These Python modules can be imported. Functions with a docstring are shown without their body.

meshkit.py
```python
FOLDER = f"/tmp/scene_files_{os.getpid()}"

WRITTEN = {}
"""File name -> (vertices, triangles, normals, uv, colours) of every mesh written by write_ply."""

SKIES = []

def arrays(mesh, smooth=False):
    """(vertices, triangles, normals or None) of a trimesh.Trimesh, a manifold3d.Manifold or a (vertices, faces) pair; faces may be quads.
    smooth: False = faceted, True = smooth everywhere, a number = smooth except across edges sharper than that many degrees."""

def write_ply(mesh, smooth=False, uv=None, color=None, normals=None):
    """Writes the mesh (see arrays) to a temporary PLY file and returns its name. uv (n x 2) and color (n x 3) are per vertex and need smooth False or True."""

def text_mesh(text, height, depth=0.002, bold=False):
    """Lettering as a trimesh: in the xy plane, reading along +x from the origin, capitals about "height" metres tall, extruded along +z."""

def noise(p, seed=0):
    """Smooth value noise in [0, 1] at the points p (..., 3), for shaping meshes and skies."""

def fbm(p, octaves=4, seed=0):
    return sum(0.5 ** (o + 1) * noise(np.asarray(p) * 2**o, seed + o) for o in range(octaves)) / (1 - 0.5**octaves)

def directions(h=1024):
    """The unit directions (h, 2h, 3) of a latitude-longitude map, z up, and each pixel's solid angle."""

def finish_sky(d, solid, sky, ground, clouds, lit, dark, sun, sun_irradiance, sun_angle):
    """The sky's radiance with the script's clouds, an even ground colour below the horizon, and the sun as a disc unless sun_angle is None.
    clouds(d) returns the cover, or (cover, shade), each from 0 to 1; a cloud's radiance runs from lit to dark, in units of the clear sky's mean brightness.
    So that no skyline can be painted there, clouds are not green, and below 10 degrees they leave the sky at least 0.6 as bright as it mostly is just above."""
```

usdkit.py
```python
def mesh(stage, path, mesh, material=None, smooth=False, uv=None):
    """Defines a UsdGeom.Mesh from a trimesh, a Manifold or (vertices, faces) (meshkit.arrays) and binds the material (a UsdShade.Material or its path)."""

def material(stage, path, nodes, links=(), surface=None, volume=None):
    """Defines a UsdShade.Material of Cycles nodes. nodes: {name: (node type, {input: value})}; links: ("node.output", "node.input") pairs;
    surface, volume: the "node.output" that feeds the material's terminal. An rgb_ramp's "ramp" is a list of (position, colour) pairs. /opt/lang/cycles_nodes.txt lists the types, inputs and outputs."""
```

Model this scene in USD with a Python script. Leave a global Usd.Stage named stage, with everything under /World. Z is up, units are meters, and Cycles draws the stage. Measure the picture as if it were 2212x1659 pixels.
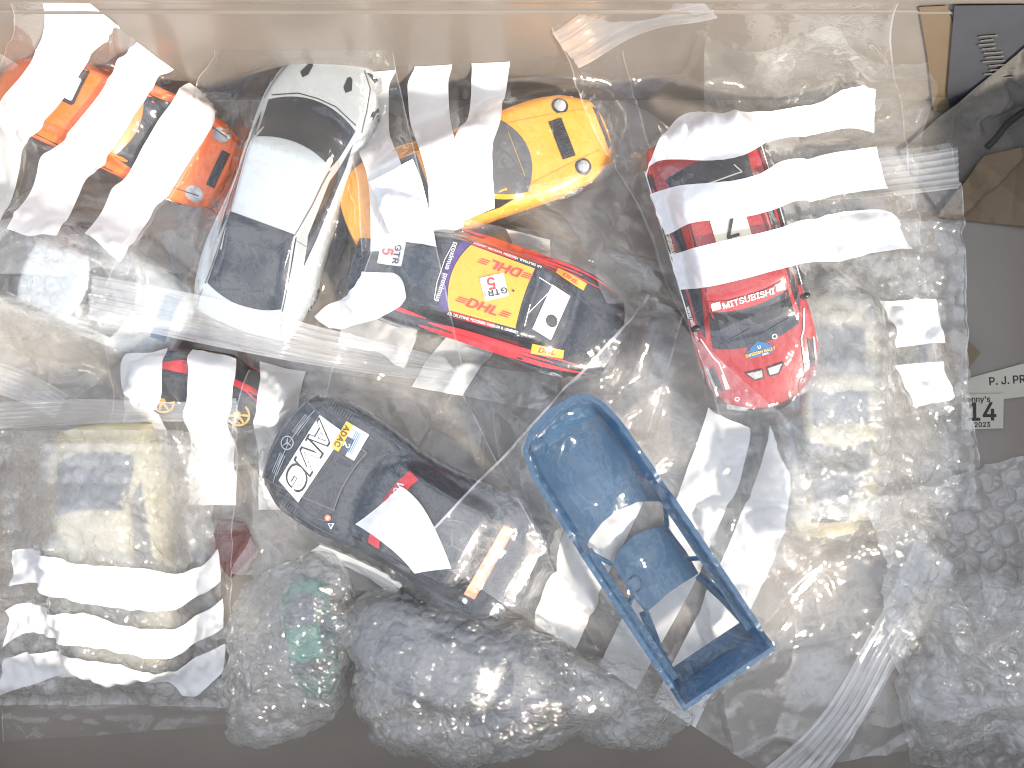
import math, random, shapely, numpy as np, trimesh, usdkit, meshkit
from pxr import Usd, UsdGeom, UsdLux, Gf, UsdShade
from scipy.interpolate import PchipInterpolator, LinearNDInterpolator, NearestNDInterpolator
from scipy.ndimage import map_coordinates, zoom, gaussian_filter, maximum_filter
from shapely.geometry import Polygon, Point, box as sbox, LineString
from shapely import affinity
from shapely.ops import unary_union
PI = math.pi
stage = Usd.Stage.CreateInMemory()
UsdGeom.SetStageUpAxis(stage, 'Z'); UsdGeom.SetStageMetersPerUnit(stage, 1.0)
world = UsdGeom.Xform.Define(stage, '/World'); stage.SetDefaultPrim(world.GetPrim())

# ---------------------------------------------------------------- camera, sky, sun
ZC = 0.46; PW = 2212.0; PH = 1659.0
cam = UsdGeom.Camera.Define(stage, '/World/camera')
cam.AddTranslateOp().Set(Gf.Vec3d(0, 0, ZC))
cam.CreateHorizontalApertureAttr(36.0); cam.CreateVerticalApertureAttr(27.0)
cam.CreateFocalLengthAttr(36.0 * 0.42 / 0.52)
cam.CreateClippingRangeAttr(Gf.Vec2f(0.01, 100)); 
EXPOSURE = 0.5
cam.CreateExposureAttr(EXPOSURE)
SUN_EL, SUN_AZ = math.radians(36), math.radians(130)         # azimuth clockwise from +y: the sun stands at the lower right of the picture
sd = np.array([math.cos(SUN_EL) * math.sin(SUN_AZ), math.cos(SUN_EL) * math.cos(SUN_AZ), math.sin(SUN_EL)])
dome = UsdLux.DomeLight.Define(stage, '/World/sky')
dome.GetPrim().SetCustomDataByKey('kind', 'structure')
sky_m = usdkit.material(stage, '/World/Looks/sky', {
    'tc': ('texture_coordinate', {}), 'n': ('noise_texture', {'scale': 3.4, 'detail': 6.0, 'roughness': .55}), 'cr': ('rgb_ramp', {'ramp': [(.45, (.10, .10, .10)), (.57, (1, 1, 1))]}),
    'cl': ('mix_color', {'blend_type': 'mix', 'b': (8.2, 8.7, 9.5), 'use_clamp': False}),
    's': ('sky_texture', {'sky_type': 'single_scattering', 'sun_disc': False, 'sun_elevation': SUN_EL, 'sun_rotation': math.atan2(sd[0], sd[1]), 'aerosol_density': 2.5}),
    'b': ('background_shader', {'strength': 0.15})}, [('tc.generated', 'n.vector'), ('n.fac', 'cr.fac'), ('cr.color', 'cl.fac'), ('s.color', 'cl.a'), ('cl.result', 'b.color')], surface='b.background')
UsdShade.MaterialBindingAPI.Apply(dome.GetPrim()).Bind(sky_m)
sun = UsdLux.DistantLight.Define(stage, '/World/sun')
sun.CreateIntensityAttr(1.25); sun.CreateAngleAttr(5.0); sun.CreateNormalizeAttr(True); sun.CreateColorAttr(Gf.Vec3f(1, 0.93, 0.82))
_z = sd; _x = np.cross([0, 0, 1.0], _z); _x /= np.linalg.norm(_x); _y = np.cross(_z, _x)
sun.AddTransformOp().Set(Gf.Matrix4d(*_x, 0, *_y, 0, *_z, 0, 0, 0, 0, 1))

# ---------------------------------------------------------------- helpers
def mpp(z): return 0.52 * (ZC - z) / 0.42 / PW                 # metres per photo pixel (2212 wide) at height z
def at(px, py, z): return np.array([(px - PW / 2) * mpp(z), -(py - PH / 2) * mpp(z), z])
used = {}
def numbered(parent, name):
    k = (parent, name); n = used.get(k, -1) + 1; used[k] = n
    return f'{parent}/{name}' if n == 0 else f'{parent}/{name}_{n:03d}'
def ppath(p): return '/World' if p is None else str(p.GetPath()) if hasattr(p, 'GetPath') else p
def tag(o, label=None, cat=None, group=None, kind=None):
    p = o.GetPrim() if hasattr(o, 'GetPrim') else o
    for k, v in (('label', label), ('category', cat), ('group', group), ('kind', kind)):
        if v: p.SetCustomDataByKey(k, v)
    return p
def obj(name, mesh, m, parent=None, smooth=30, label=None):
    o = usdkit.mesh(stage, numbered(ppath(parent), name), mesh, m, smooth=smooth).GetPrim()
    if label: o.SetCustomDataByKey('label', label)
    return o
def thing(name, label, cat, M=None, group=None):
    x = UsdGeom.Xform.Define(stage, numbered('/World', name))
    if M is not None: x.AddTransformOp().Set(Gf.Matrix4d(*np.asarray(M).T.ravel().tolist()))
    return tag(x, label, cat, group)
cat_mesh = trimesh.util.concatenate
def tm(v, f): return trimesh.Trimesh(np.asarray(v, float), np.asarray(f, int), process=False)
def gridmesh(P, wrap=False):
    ny, nx = P.shape[:2]; i = np.arange(ny * nx).reshape(ny, nx)
    if wrap: i = np.concatenate([i, i[:, :1]], 1)
    a, b, c, d = i[:-1, :-1].ravel(), i[:-1, 1:].ravel(), i[1:, 1:].ravel(), i[1:, :-1].ravel()
    return tm(P.reshape(-1, 3), np.concatenate([np.stack([a, b, c], 1), np.stack([a, c, d], 1)]))
def facing_up(m):
    n = np.cross(m.vertices[m.faces[:, 1]] - m.vertices[m.faces[:, 0]], m.vertices[m.faces[:, 2]] - m.vertices[m.faces[:, 0]])
    return tm(m.vertices, m.faces[:, ::-1]) if n[:, 2].sum() < 0 else m
def tube(pts, r, n=8, caps=True):
    pts = np.asarray(pts, float); t = np.gradient(pts, axis=0); t /= np.linalg.norm(t, axis=1, keepdims=True)
    up = np.array([0, 0, 1.0]) if abs(t[:, 2]).mean() < .8 else np.array([1.0, 0, 0])
    a = np.cross(t, up); a /= np.linalg.norm(a, axis=1, keepdims=True); b = np.cross(t, a)
    th = np.linspace(0, 2 * PI, n, endpoint=False)
    P = pts[:, None] + r * (a[:, None] * np.cos(th)[None, :, None] + b[:, None] * np.sin(th)[None, :, None])
    m = gridmesh(P, True)
    if caps:
        k = len(pts) * n; v = np.vstack([m.vertices, pts[:1], pts[-1:]]); f = [m.faces]
        j = np.arange(n); f.append(np.stack([j, np.roll(j, -1), np.full(n, k)], 1)[:, ::-1]); f.append(np.stack([j, np.roll(j, -1), np.full(n, k + 1)], 1) + [(len(pts) - 1) * n, (len(pts) - 1) * n, 0])
        m = tm(v, np.concatenate(f))
    return m
def bbox(cx, cy, cz, sx, sy, sz):
    b = trimesh.creation.box([sx, sy, sz]); b.apply_translation([cx, cy, cz]); return b

# ---------------------------------------------------------------- materials
LK = '/World/Looks/'
def paint(name, col, rough=0.3, coat=0.6, metallic=0.0, var=0.10, scale=60):
    c2 = tuple(min(1, c * (1 + var)) for c in col); c1 = tuple(c * (1 - var) for c in col)
    return usdkit.material(stage, LK + name, {
        'tc': ('texture_coordinate', {}), 'n': ('noise_texture', {'scale': float(scale), 'detail': 5.0, 'roughness': .65}),
        'r': ('rgb_ramp', {'ramp': [(0.3, c1), (0.7, c2)]}), 'n2': ('noise_texture', {'scale': 900.0, 'detail': 3.0}),
        'rr': ('map_range', {'from_min': .3, 'from_max': .75, 'to_min': rough * .8, 'to_max': min(1, rough * 1.5)}),
        'bp': ('bump', {'strength': 0.12, 'distance': 0.0003}),
        'p': ('principled_bsdf', {'coat_weight': coat, 'coat_roughness': 0.08, 'metallic': metallic})},
        [('tc.object', 'n.vector'), ('tc.object', 'n2.vector'), ('n.fac', 'r.fac'), ('r.color', 'p.base_color'), ('n.fac', 'rr.value'), ('rr.result', 'p.roughness'), ('n2.fac', 'bp.height'), ('bp.normal', 'p.normal')], surface='p.BSDF')
def film(name, milk=0.06, ior=1.8, rough=0.05, bump=0.35, bscale=140, tint=(.985, .98, .97), milkcol=(.9, .9, .9)):
    return usdkit.material(stage, LK + name, {
        'tc': ('texture_coordinate', {}), 'n': ('noise_texture', {'scale': float(bscale), 'detail': 3.0, 'roughness': .5, 'distortion': .8}),
        'n3': ('noise_texture', {'scale': 22.0, 'detail': 4.0}), 'mr': ('map_range', {'from_min': .3, 'from_max': .75, 'to_min': milk * .5, 'to_max': milk * 1.7}),
        'bp': ('bump', {'strength': bump, 'distance': 0.0012}), 'geo': ('geometry', {}), 'io': ('mix_float', {'a': ior, 'b': 1.0 / ior}), 'fr': ('fresnel', {}),
        't': ('transparent_bsdf', {'color': tint}), 'd': ('diffuse_bsdf', {'color': milkcol}), 'tl': ('translucent_bsdf', {'color': milkcol}),
        'mk': ('mix_closure', {'fac': 0.5}), 'm1': ('mix_closure', {}), 'g': ('glossy_bsdf', {'color': (1, 1, 1), 'roughness': rough}), 'm2': ('mix_closure', {})},
        [('geo.backfacing', 'io.fac'), ('io.result', 'fr.IOR'), ('tc.object', 'n.vector'), ('tc.object', 'n3.vector'), ('n.fac', 'bp.height'), ('bp.normal', 'fr.normal'), ('bp.normal', 'g.normal'), ('n3.fac', 'mr.value'),
         ('d.BSDF', 'mk.closure1'), ('tl.BSDF', 'mk.closure2'), ('t.BSDF', 'm1.closure1'), ('mk.closure', 'm1.closure2'), ('mr.result', 'm1.fac'),
         ('m1.closure', 'm2.closure1'), ('g.BSDF', 'm2.closure2'), ('fr.fac', 'm2.fac')], surface='m2.closure')
def bubble_film(name, milk=.2, blur=.3, rough=.06, ior=1.6):
    return usdkit.material(stage, LK + name, {
        'tc': ('texture_coordinate', {}), 'n': ('noise_texture', {'type': 'ridged_multifractal', 'scale': 150.0, 'detail': 4.0, 'roughness': .5, 'distortion': 1.0, 'use_normalize': True}), 'bp': ('bump', {'strength': 1.0, 'distance': .0026}),
        'n3': ('noise_texture', {'scale': 60.0, 'detail': 4.0}), 'mr': ('map_range', {'from_min': .3, 'from_max': .75, 'to_min': milk * .5, 'to_max': milk * 1.7}),
        'geo': ('geometry', {}), 'io': ('mix_float', {'a': ior, 'b': 1.0 / ior}), 'fr': ('fresnel', {}), 'ri': ('mix_float', {'a': 1.12, 'b': 1.0 / 1.12}),
        't': ('transparent_bsdf', {'color': (.98, .98, .97)}), 'rf': ('refraction_bsdf', {'color': (.97, .97, .97), 'roughness': .38, 'IOR': 1.12}), 'm0': ('mix_closure', {'fac': blur}),
        'd': ('diffuse_bsdf', {'color': (.9, .9, .9)}), 'tl': ('translucent_bsdf', {'color': (.9, .9, .9)}), 'mk': ('mix_closure', {'fac': .5}), 'm1': ('mix_closure', {}),
        'g': ('glossy_bsdf', {'color': (1, 1, 1), 'roughness': rough}), 'm2': ('mix_closure', {})},
        [('geo.backfacing', 'io.fac'), ('io.result', 'fr.IOR'), ('tc.object', 'n.vector'), ('tc.object', 'n3.vector'), ('n.fac', 'bp.height'), ('bp.normal', 'fr.normal'), ('bp.normal', 'g.normal'), ('bp.normal', 'rf.normal'), ('n3.fac', 'mr.value'),
         ('t.BSDF', 'm0.closure1'), ('rf.BSDF', 'm0.closure2'), ('d.BSDF', 'mk.closure1'), ('tl.BSDF', 'mk.closure2'), ('m0.closure', 'm1.closure1'), ('mk.closure', 'm1.closure2'), ('mr.result', 'm1.fac'),
         ('m1.closure', 'm2.closure1'), ('g.BSDF', 'm2.closure2'), ('fr.fac', 'm2.fac')], surface='m2.closure')
M = {
    'film': film('clear_film', 0.026, ior=1.47, bump=.3, rough=.02), 'film2': film('clear_film_aged', 0.06, ior=1.55, bump=.35, rough=.025, tint=(.975, .97, .95)), 'lip': film('zip_film', 0.20, ior=1.9, bump=.08, rough=.04),
    'under': film('lower_film', 0.13, ior=1.6, bump=.2, rough=.025, tint=(.97, .965, .95)), 'seam': film('seam_film', 0.12, bump=.2, rough=.15), 'bubble': bubble_film('bubble_film', .11, .5, .03, 1.7), 'bundle': bubble_film('bundle_film', .035, .25, .025, 1.65),
    'silver': paint('silver_paint', (.43, .46, .475), .28, .8, .25, .04), 'orange': paint('orange_paint', (.88, .155, .010), .3, .6), 'yellow': paint('yellow_paint', (.80, .31, .018), .34, .5, var=.06),
    'red': paint('red_paint', (.31, .012, .009), .22, .9, var=.08), 'black': paint('black_paint', (.011, .012, .015), .2, .9), 'navy': paint('navy_paint', (.018, .021, .03), .25, .8),
    'blue': paint('blue_plastic', (.0005, .043, .105), .33, .25, var=.12), 'dhly': paint('golden_print', (.78, .34, .02), .35, .5, var=.03), 'dhlr': paint('red_print', (.62, .02, .025), .35, .5, var=.04),
    'white': paint('white_print', (.82, .81, .78), .4, .3, var=.03), 'cream': paint('cream_print', (.72, .66, .50), .45, .3, var=.04), 'purple': paint('purple_print', (.055, .018, .16), .35, .5),
    'bluep': paint('blue_print', (.02, .12, .28), .4, .4), 'glass': paint('smoked_window', (.012, .013, .017), .06, 1.0, var=.08), 'grey': paint('grey_plastic', (.09, .09, .095), .45, .1),
    'dark': paint('dark_plastic', (.015, .015, .016), .5, .1), 'tyre': paint('rubber', (.02, .02, .02), .75, 0), 'rim': paint('alloy', (.5, .5, .5), .3, .2, .7), 'gold': paint('gold_alloy', (.55, .33, .06), .35, .2, .3),
    'lamp': paint('lamp_lens', (.42, .43, .43), .12, 1.0, .2, .35, 300), 'green': paint('green_paint', (.012, .09, .06), .3, .5), 'creamcar': paint('cream_paint', (.40, .35, .21), .35, .4),
    'mesh': paint('steel_mesh', (.32, .32, .30), .45, 0, .5, .4, 900), 'bordeaux': paint('bordeaux_card', (.10, .022, .018), .6, .1), 'yellows': paint('yellow_sticker', (.85, .5, .03), .4, .3, var=.03), 'orangep': paint('orange_print', (.75, .2, .1), .4, .3),
}
M['stripe'] = usdkit.material(stage, LK + 'write_on_panel', {
    'tc': ('texture_coordinate', {}), 'n': ('noise_texture', {'scale': 70.0, 'detail': 5.0}), 'r': ('rgb_ramp', {'ramp': [(.3, (.80, .80, .80)), (.7, (.86, .86, .855))]}),
    'n2': ('noise_texture', {'scale': 220.0, 'detail': 4.0}), 'bp': ('bump', {'strength': .25, 'distance': .0006}),
    'd': ('principled_bsdf', {'roughness': .42, 'specular_ior_level': .45}), 'tl': ('translucent_bsdf', {'color': (.85, .85, .85)}), 'm': ('mix_closure', {'fac': .28})},
    [('tc.object', 'n.vector'), ('n.fac', 'r.fac'), ('r.color', 'd.base_color'), ('tc.object', 'n2.vector'), ('n2.fac', 'bp.height'), ('bp.normal', 'd.normal'), ('bp.normal', 'tl.normal'), ('d.BSDF', 'm.closure1'), ('tl.BSDF', 'm.closure2')], surface='m.closure')
def surf(name, c1, c2, rough, scale, bump=.2, bs=300, dist=.0006, coat=0.0):
    return usdkit.material(stage, LK + name, {
        'tc': ('texture_coordinate', {}), 'n': ('noise_texture', {'scale': float(scale), 'detail': 6.0, 'roughness': .6}), 'r': ('rgb_ramp', {'ramp': [(.32, c1), (.68, c2)]}),
        'n2': ('noise_texture', {'scale': float(bs), 'detail': 4.0}), 'bp': ('bump', {'strength': bump, 'distance': dist}), 'p': ('principled_bsdf', {'roughness': rough, 'coat_weight': coat, 'coat_roughness': .12})},
        [('tc.object', 'n.vector'), ('n.fac', 'r.fac'), ('r.color', 'p.base_color'), ('tc.object', 'n2.vector'), ('n2.fac', 'bp.height'), ('bp.normal', 'p.normal')], surface='p.BSDF')
M['tub'] = surf('taupe_tub_plastic', (.175, .150, .124), (.21, .18, .15), .28, 9, .12, 60, .002, .3)
M['card'] = surf('tan_card', (.125, .088, .05), (.155, .11, .065), .75, 20)
M['gcard'] = surf('grey_printed_card', (.045, .047, .053), (.062, .063, .07), .5, 16)
M['cloth'] = surf('grey_fabric', (.10, .092, .08), (.15, .137, .12), .85, 40, .5, 900, .0008)
M['paper'] = surf('sticker_paper', (.36, .33, .27), (.42, .39, .32), .6, 30)
M['ink'] = surf('black_ink', (.012, .012, .012), (.02, .02, .02), .6, 30)

# ---------------------------------------------------------------- height map of what lies in the tub, on which films are draped
GX0, GY0, GR = -0.36, -0.28, 0.0015
GNX, GNY = int(0.72 / GR) + 1, int(0.56 / GR) + 1
G = np.zeros((GNY, GNX))
FLOOR_X, FLOOR_Y0, FLOOR_Y1, RIM = 0.335, -0.222, 0.158, 0.104
_yy, _xx = np.mgrid[0:GNY, 0:GNX] * GR; _xx = _xx + GX0; _yy = _yy + GY0
TAPER = 0.10
G = np.maximum.reduce([G, (_xx - FLOOR_X) / TAPER, (-_xx - FLOOR_X) / TAPER, (_yy - FLOOR_Y1) / TAPER, (FLOOR_Y0 - _yy) / TAPER]).clip(0, RIM)
def gsample(x, y): return map_coordinates(G, [(np.asarray(y) - GY0) / GR, (np.asarray(x) - GX0) / GR], order=1, mode='nearest')
def stamp(pts):
    """Raises the height map to the points (dense)."""
    pts = np.asarray(pts).reshape(-1, 3)
    i = np.rint((pts[:, 1] - GY0) / GR).astype(int); j = np.rint((pts[:, 0] - GX0) / GR).astype(int)
    ok = (i >= 0) & (i < GNY) & (j >= 0) & (j < GNX)
    T = np.full_like(G, -1.0); np.maximum.at(T, (i[ok], j[ok]), pts[ok, 2])
    D = maximum_filter(T, 3); T = np.where(T < -.5, D, T)
    np.maximum(G, T, out=G)
def stamp_mesh(m, n=40000, seed=1):
    p, _ = trimesh.sample.sample_surface(m, n, seed=seed); stamp(p)

# ---------------------------------------------------------------- plastic films
def quad_grid(q, ny, nx):
    u = np.linspace(0, 1, nx)[None, :, None]; v = np.linspace(0, 1, ny)[:, None, None]
    q = np.asarray(q, float)
    return (1 - v) * ((1 - u) * q[0] + u * q[1]) + v * ((1 - u) * q[3] + u * q[2])
def inv_quad(q, p):
    q = np.asarray(q, float); u = v = .5
    for _ in range(25):
        f = (1 - v) * ((1 - u) * q[0] + u * q[1]) + v * ((1 - u) * q[3] + u * q[2]) - p
        du = (1 - v) * (q[1] - q[0]) + v * (q[2] - q[3]); dv = (1 - u) * (q[3] - q[0]) + u * (q[2] - q[1])
        s = np.linalg.solve(np.stack([du, dv], 1), -f); u += s[0]; v += s[1]
    return u, v
def crumple(X, Y, seed, cell, aniso=1.0, ang=0.0):
    """Piecewise flat random relief: sharp creases between flat facets."""
    r = np.random.default_rng(seed)
    c, s = math.cos(ang), math.sin(ang); a = (c * X + s * Y) / (cell * aniso); b = (-s * X + c * Y) / cell
    lo, hi = (a.min() - 1.5, b.min() - 1.5), (a.max() + 1.5, b.max() + 1.5)
    gx, gy = np.meshgrid(np.arange(lo[0], hi[0] + 1), np.arange(lo[1], hi[1] + 1))
    p = np.stack([gx.ravel(), gy.ravel()], 1) + r.uniform(-.48, .48, (gx.size, 2))
    return LinearNDInterpolator(p, r.uniform(-1, 1, len(p)))(a, b)
def project(P, a, b, rest, kc=.5, ks=.5):
    d = P[b] - P[a]; l = np.linalg.norm(d, axis=-1, keepdims=True) + 1e-9
    e = (l - rest) / l; e = np.where(e > 0, e * ks, e * kc) * .5
    P[a] += d * e; P[b] -= d * e
def membrane(zg, n=200):
    z = zg.copy()
    for _ in range(n):
        m = z.copy(); m[1:-1, 1:-1] = (z[:-2, 1:-1] + z[2:, 1:-1] + z[1:-1, :-2] + z[1:-1, 2:]) / 4
        m[0, 1:-1] = (z[0, :-2] + z[0, 2:]) / 2; m[-1, 1:-1] = (z[-1, :-2] + z[-1, 2:]) / 2; m[1:-1, 0] = (z[:-2, 0] + z[2:, 0]) / 2; m[1:-1, -1] = (z[:-2, -1] + z[2:, -1]) / 2
        z = np.maximum(zg, m - .00005)
    return z
def drape(P0, slack, iters, seed, sag=0.00028, noise=.0012, clear=.0006):
    """Membrane over the height map, then a short cloth relaxation with spare material that buckles into folds."""
    P = P0.copy(); ny, nx = P.shape[:2]
    zg = gsample(P[..., 0], P[..., 1]) + clear
    z = membrane(zg)
    P[..., 2] = z; home = P.copy()
    S = np.s_
    sets = []
    for k in (0, 1):
        sets += [(S[:, k:-1:2], S[:, k + 1::2]), (S[k:-1:2, :], S[k + 1::2, :])]
    for k in (0, 1):
        sets += [(S[:-1, k:-1:2], S[1:, k + 1::2]), (S[1:, k:-1:2], S[:-1, k + 1::2])]
    bend = [(S[:, k:-2:4], S[:, k + 2::4]) for k in range(4)] + [(S[k:-2:4, :], S[k + 2::4, :]) for k in range(4)]
    def trim(pr):
        a, b = P[pr[0]], P[pr[1]]; h, w = min(a.shape[0], b.shape[0]), min(a.shape[1], b.shape[1])
        ia = np.arange(ny * nx).reshape(ny, nx); return ia[pr[0]][:h, :w].ravel(), ia[pr[1]][:h, :w].ravel()
    F = P.reshape(-1, 3)
    cons = [trim(s) for s in sets]; bcons = [trim(s) for s in bend]
    rest = [np.linalg.norm(F[b] - F[a], axis=1, keepdims=True) * slack for a, b in cons]
    brest = [np.linalg.norm(F[b] - F[a], axis=1, keepdims=True) * slack for a, b in bcons]
    r = np.random.default_rng(seed)
    low = gaussian_filter(r.normal(0, 1, (ny, nx)), 2.0); low /= low.std()
    P[..., 2] += noise * np.abs(low) ; F = P.reshape(-1, 3)
    edge = np.zeros((ny, nx, 1)); edge[0] = edge[-1] = 1; edge[:, 0] = edge[:, -1] = 1; edge = edge.reshape(-1, 1) * .25
    hf = home.reshape(-1, 3)
    for it in range(iters):
        prev = F[:, :2].copy()
        F[:, 2] -= sag * (1 if it < iters * .7 else .3)
        for (a, b), l in zip(cons, rest): project(F, a, b, l, .45, .7)
        for (a, b), l in zip(bcons, brest): project(F, a, b, l * .97, .25, 0.0)
        F[:, :2] += (hf[:, :2] - F[:, :2]) * edge
        h = gsample(F[:, 0], F[:, 1]) + clear
        hit = F[:, 2] < h
        F[hit, 2] = h[hit]; F[hit, :2] = prev[hit] * .6 + F[hit, :2] * .4
    return F.reshape(ny, nx, 3)
class Sheet:
    def __init__(s, quad, zref, slack=1.05, iters=70, seed=0, cell=.0027, up=4, fine=(.0011, .012), fine2=(.00028, .0042), noise=.0016, clear=.0006, aniso=1.4, ang=None, rag=0.0, broad=(.0032, .030), ridge=.0027, flat=()):
        s.q = np.asarray(quad, float)
        c = np.array([at(x, y, zref) for x, y in quad])
        nx = max(8, int(max(np.linalg.norm(c[1] - c[0]), np.linalg.norm(c[2] - c[3])) / cell)); ny = max(8, int(max(np.linalg.norm(c[3] - c[0]), np.linalg.norm(c[2] - c[1])) / cell))
        g = quad_grid(c, ny, nx)
        r = np.random.default_rng(seed + 99)
        if rag:                                                        # a loose edge that is not a ruler line
            w = gaussian_filter(r.normal(0, 1, (ny, nx, 2)), (5, 5, 0)); w /= w.std()
        gp = quad_grid(np.concatenate([s.q, np.zeros((4, 1))], 1), ny, nx)[..., :2]
        zz = np.full((ny, nx), zref)
        for it in range(50):                                           # the sheet's outline where the photo shows it, at the height it comes to lie
            k = 0.52 * (ZC - zz) / 0.42 / PW
            g[..., 0], g[..., 1] = (gp[..., 0] - PW / 2) * k, -(gp[..., 1] - PH / 2) * k
            zz += .15 * (gaussian_filter((membrane(gsample(g[..., 0], g[..., 1]), 40) if it % 8 == 0 or it > 46 else gsample(g[..., 0], g[..., 1])).clip(0, .09), 1.5, mode='nearest') - zz)
        if rag: g[..., :2] += w * rag
        P = drape(g, slack, iters, seed, noise=noise, clear=clear)
        Q = np.stack([zoom(P[..., k], up, order=3, mode='nearest', grid_mode=False) for k in range(3)], -1)
        X, Y = Q[..., 0], Q[..., 1]
        ang = (seed * 1.37) % 3.1 if ang is None else ang
        calm = np.ones_like(X)
        if flat:                                                       # the printed panels are stiffer than the bare film
            U_, V_ = np.meshgrid(np.linspace(0, 1, Q.shape[1]), np.linspace(0, 1, Q.shape[0]))
            px_ = (1 - V_) * ((1 - U_) * s.q[0, 0] + U_ * s.q[1, 0]) + V_ * ((1 - U_) * s.q[3, 0] + U_ * s.q[2, 0]); py_ = (1 - V_) * ((1 - U_) * s.q[0, 1] + U_ * s.q[1, 1]) + V_ * ((1 - U_) * s.q[3, 1] + U_ * s.q[2, 1])
            for e0, e1 in flat: calm = np.where(shapely.contains_xy(Polygon(list(e0) + list(e1)[::-1]).buffer(8), px_, py_), .12, calm)
            calm = gaussian_filter(calm, 3)
        msk = gaussian_filter(meshkit.fbm(np.stack([X * 22, Y * 22, X * 0 + seed], -1), 3, seed), 2); msk = np.clip((msk - .36) * 4, .05, 1.2) * calm
        Q[..., 2] += np.abs(crumple(X, Y, seed + 4, broad[1], 1.8, ang + .4)) * broad[0] * np.clip(msk + .3, 0, 1) * np.sqrt(calm)
        Q[..., 2] += np.abs(crumple(X, Y, seed + 5, fine[1], aniso, ang)) * fine[0] * 1.6 * msk + crumple(X, Y, seed + 6, fine2[1], 1.6, ang + .6) * fine2[0] * msk + fine2[0]
        s.P = Q
        for k, (sc, st, am, pw) in enumerate(((24, 4.5, ridge, 9), (44, 3.0, ridge * .5, 6))):   # long sharp folds
            a_ = ang + .9 * k + 1.1 * (meshkit.noise(np.stack([X * 9, Y * 9, X * 0 + seed + 3 * k], -1)) - .5)
            c_, s_ = np.cos(a_), np.sin(a_); q = np.stack([(c_ * X + s_ * Y) * sc / st, (-s_ * X + c_ * Y) * sc, X * 0 + seed * 1.7 + k], -1)
            f_ = 1 - np.abs(2 * meshkit.noise(q, seed + k) - 1); on = np.clip((meshkit.noise(np.stack([X * 30, Y * 30, X * 0 + seed + 9 + k], -1)) - .38) * 5, 0, 1)
            Q[..., 2] += am * f_ ** pw * on * calm
        n = np.cross(np.gradient(Q, axis=1), np.gradient(Q, axis=0)); n /= np.linalg.norm(n, axis=-1, keepdims=True) + 1e-12
        s.n = np.where(n[..., 2:] < 0, -n, n)
    def uv(s, p): return inv_quad(s.q, np.asarray(p, float))
    def sample(s, u, v, off=0.0):
        ny, nx = s.P.shape[:2]; co = [np.clip(v, 0, 1) * (ny - 1), np.clip(u, 0, 1) * (nx - 1)]
        p = np.stack([map_coordinates(s.P[..., k], co, order=1, mode='nearest') for k in range(3)], -1)
        n = np.stack([map_coordinates(s.n[..., k], co, order=1, mode='nearest') for k in range(3)], -1)
        return p + n * np.asarray(off)[..., None] if np.ndim(off) else p + n * off
    def mesh(s): return facing_up(gridmesh(s.P))
    def band(s, e0, e1, nu=150, nv=26, off=.0003):
        """A strip between two polylines of photo pixels."""
        def curve(e):
            a = np.array([s.uv(p) for p in e]); t = np.linspace(0, 1, len(a)); tt = np.linspace(0, 1, nu)
            return np.stack([(PchipInterpolator(t, a[:, k]) if len(a) > 2 else PchipInterpolator(t, a[:, k]))(tt) for k in (0, 1)], -1)
        a, b = curve(e0), curve(e1); w = np.linspace(0, 1, nv)[:, None, None]
        uv = a[None] * (1 - w) + b[None] * w
        return facing_up(gridmesh(s.sample(uv[..., 0], uv[..., 1], off)))
    def stamp(s): stamp(s.P)

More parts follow.
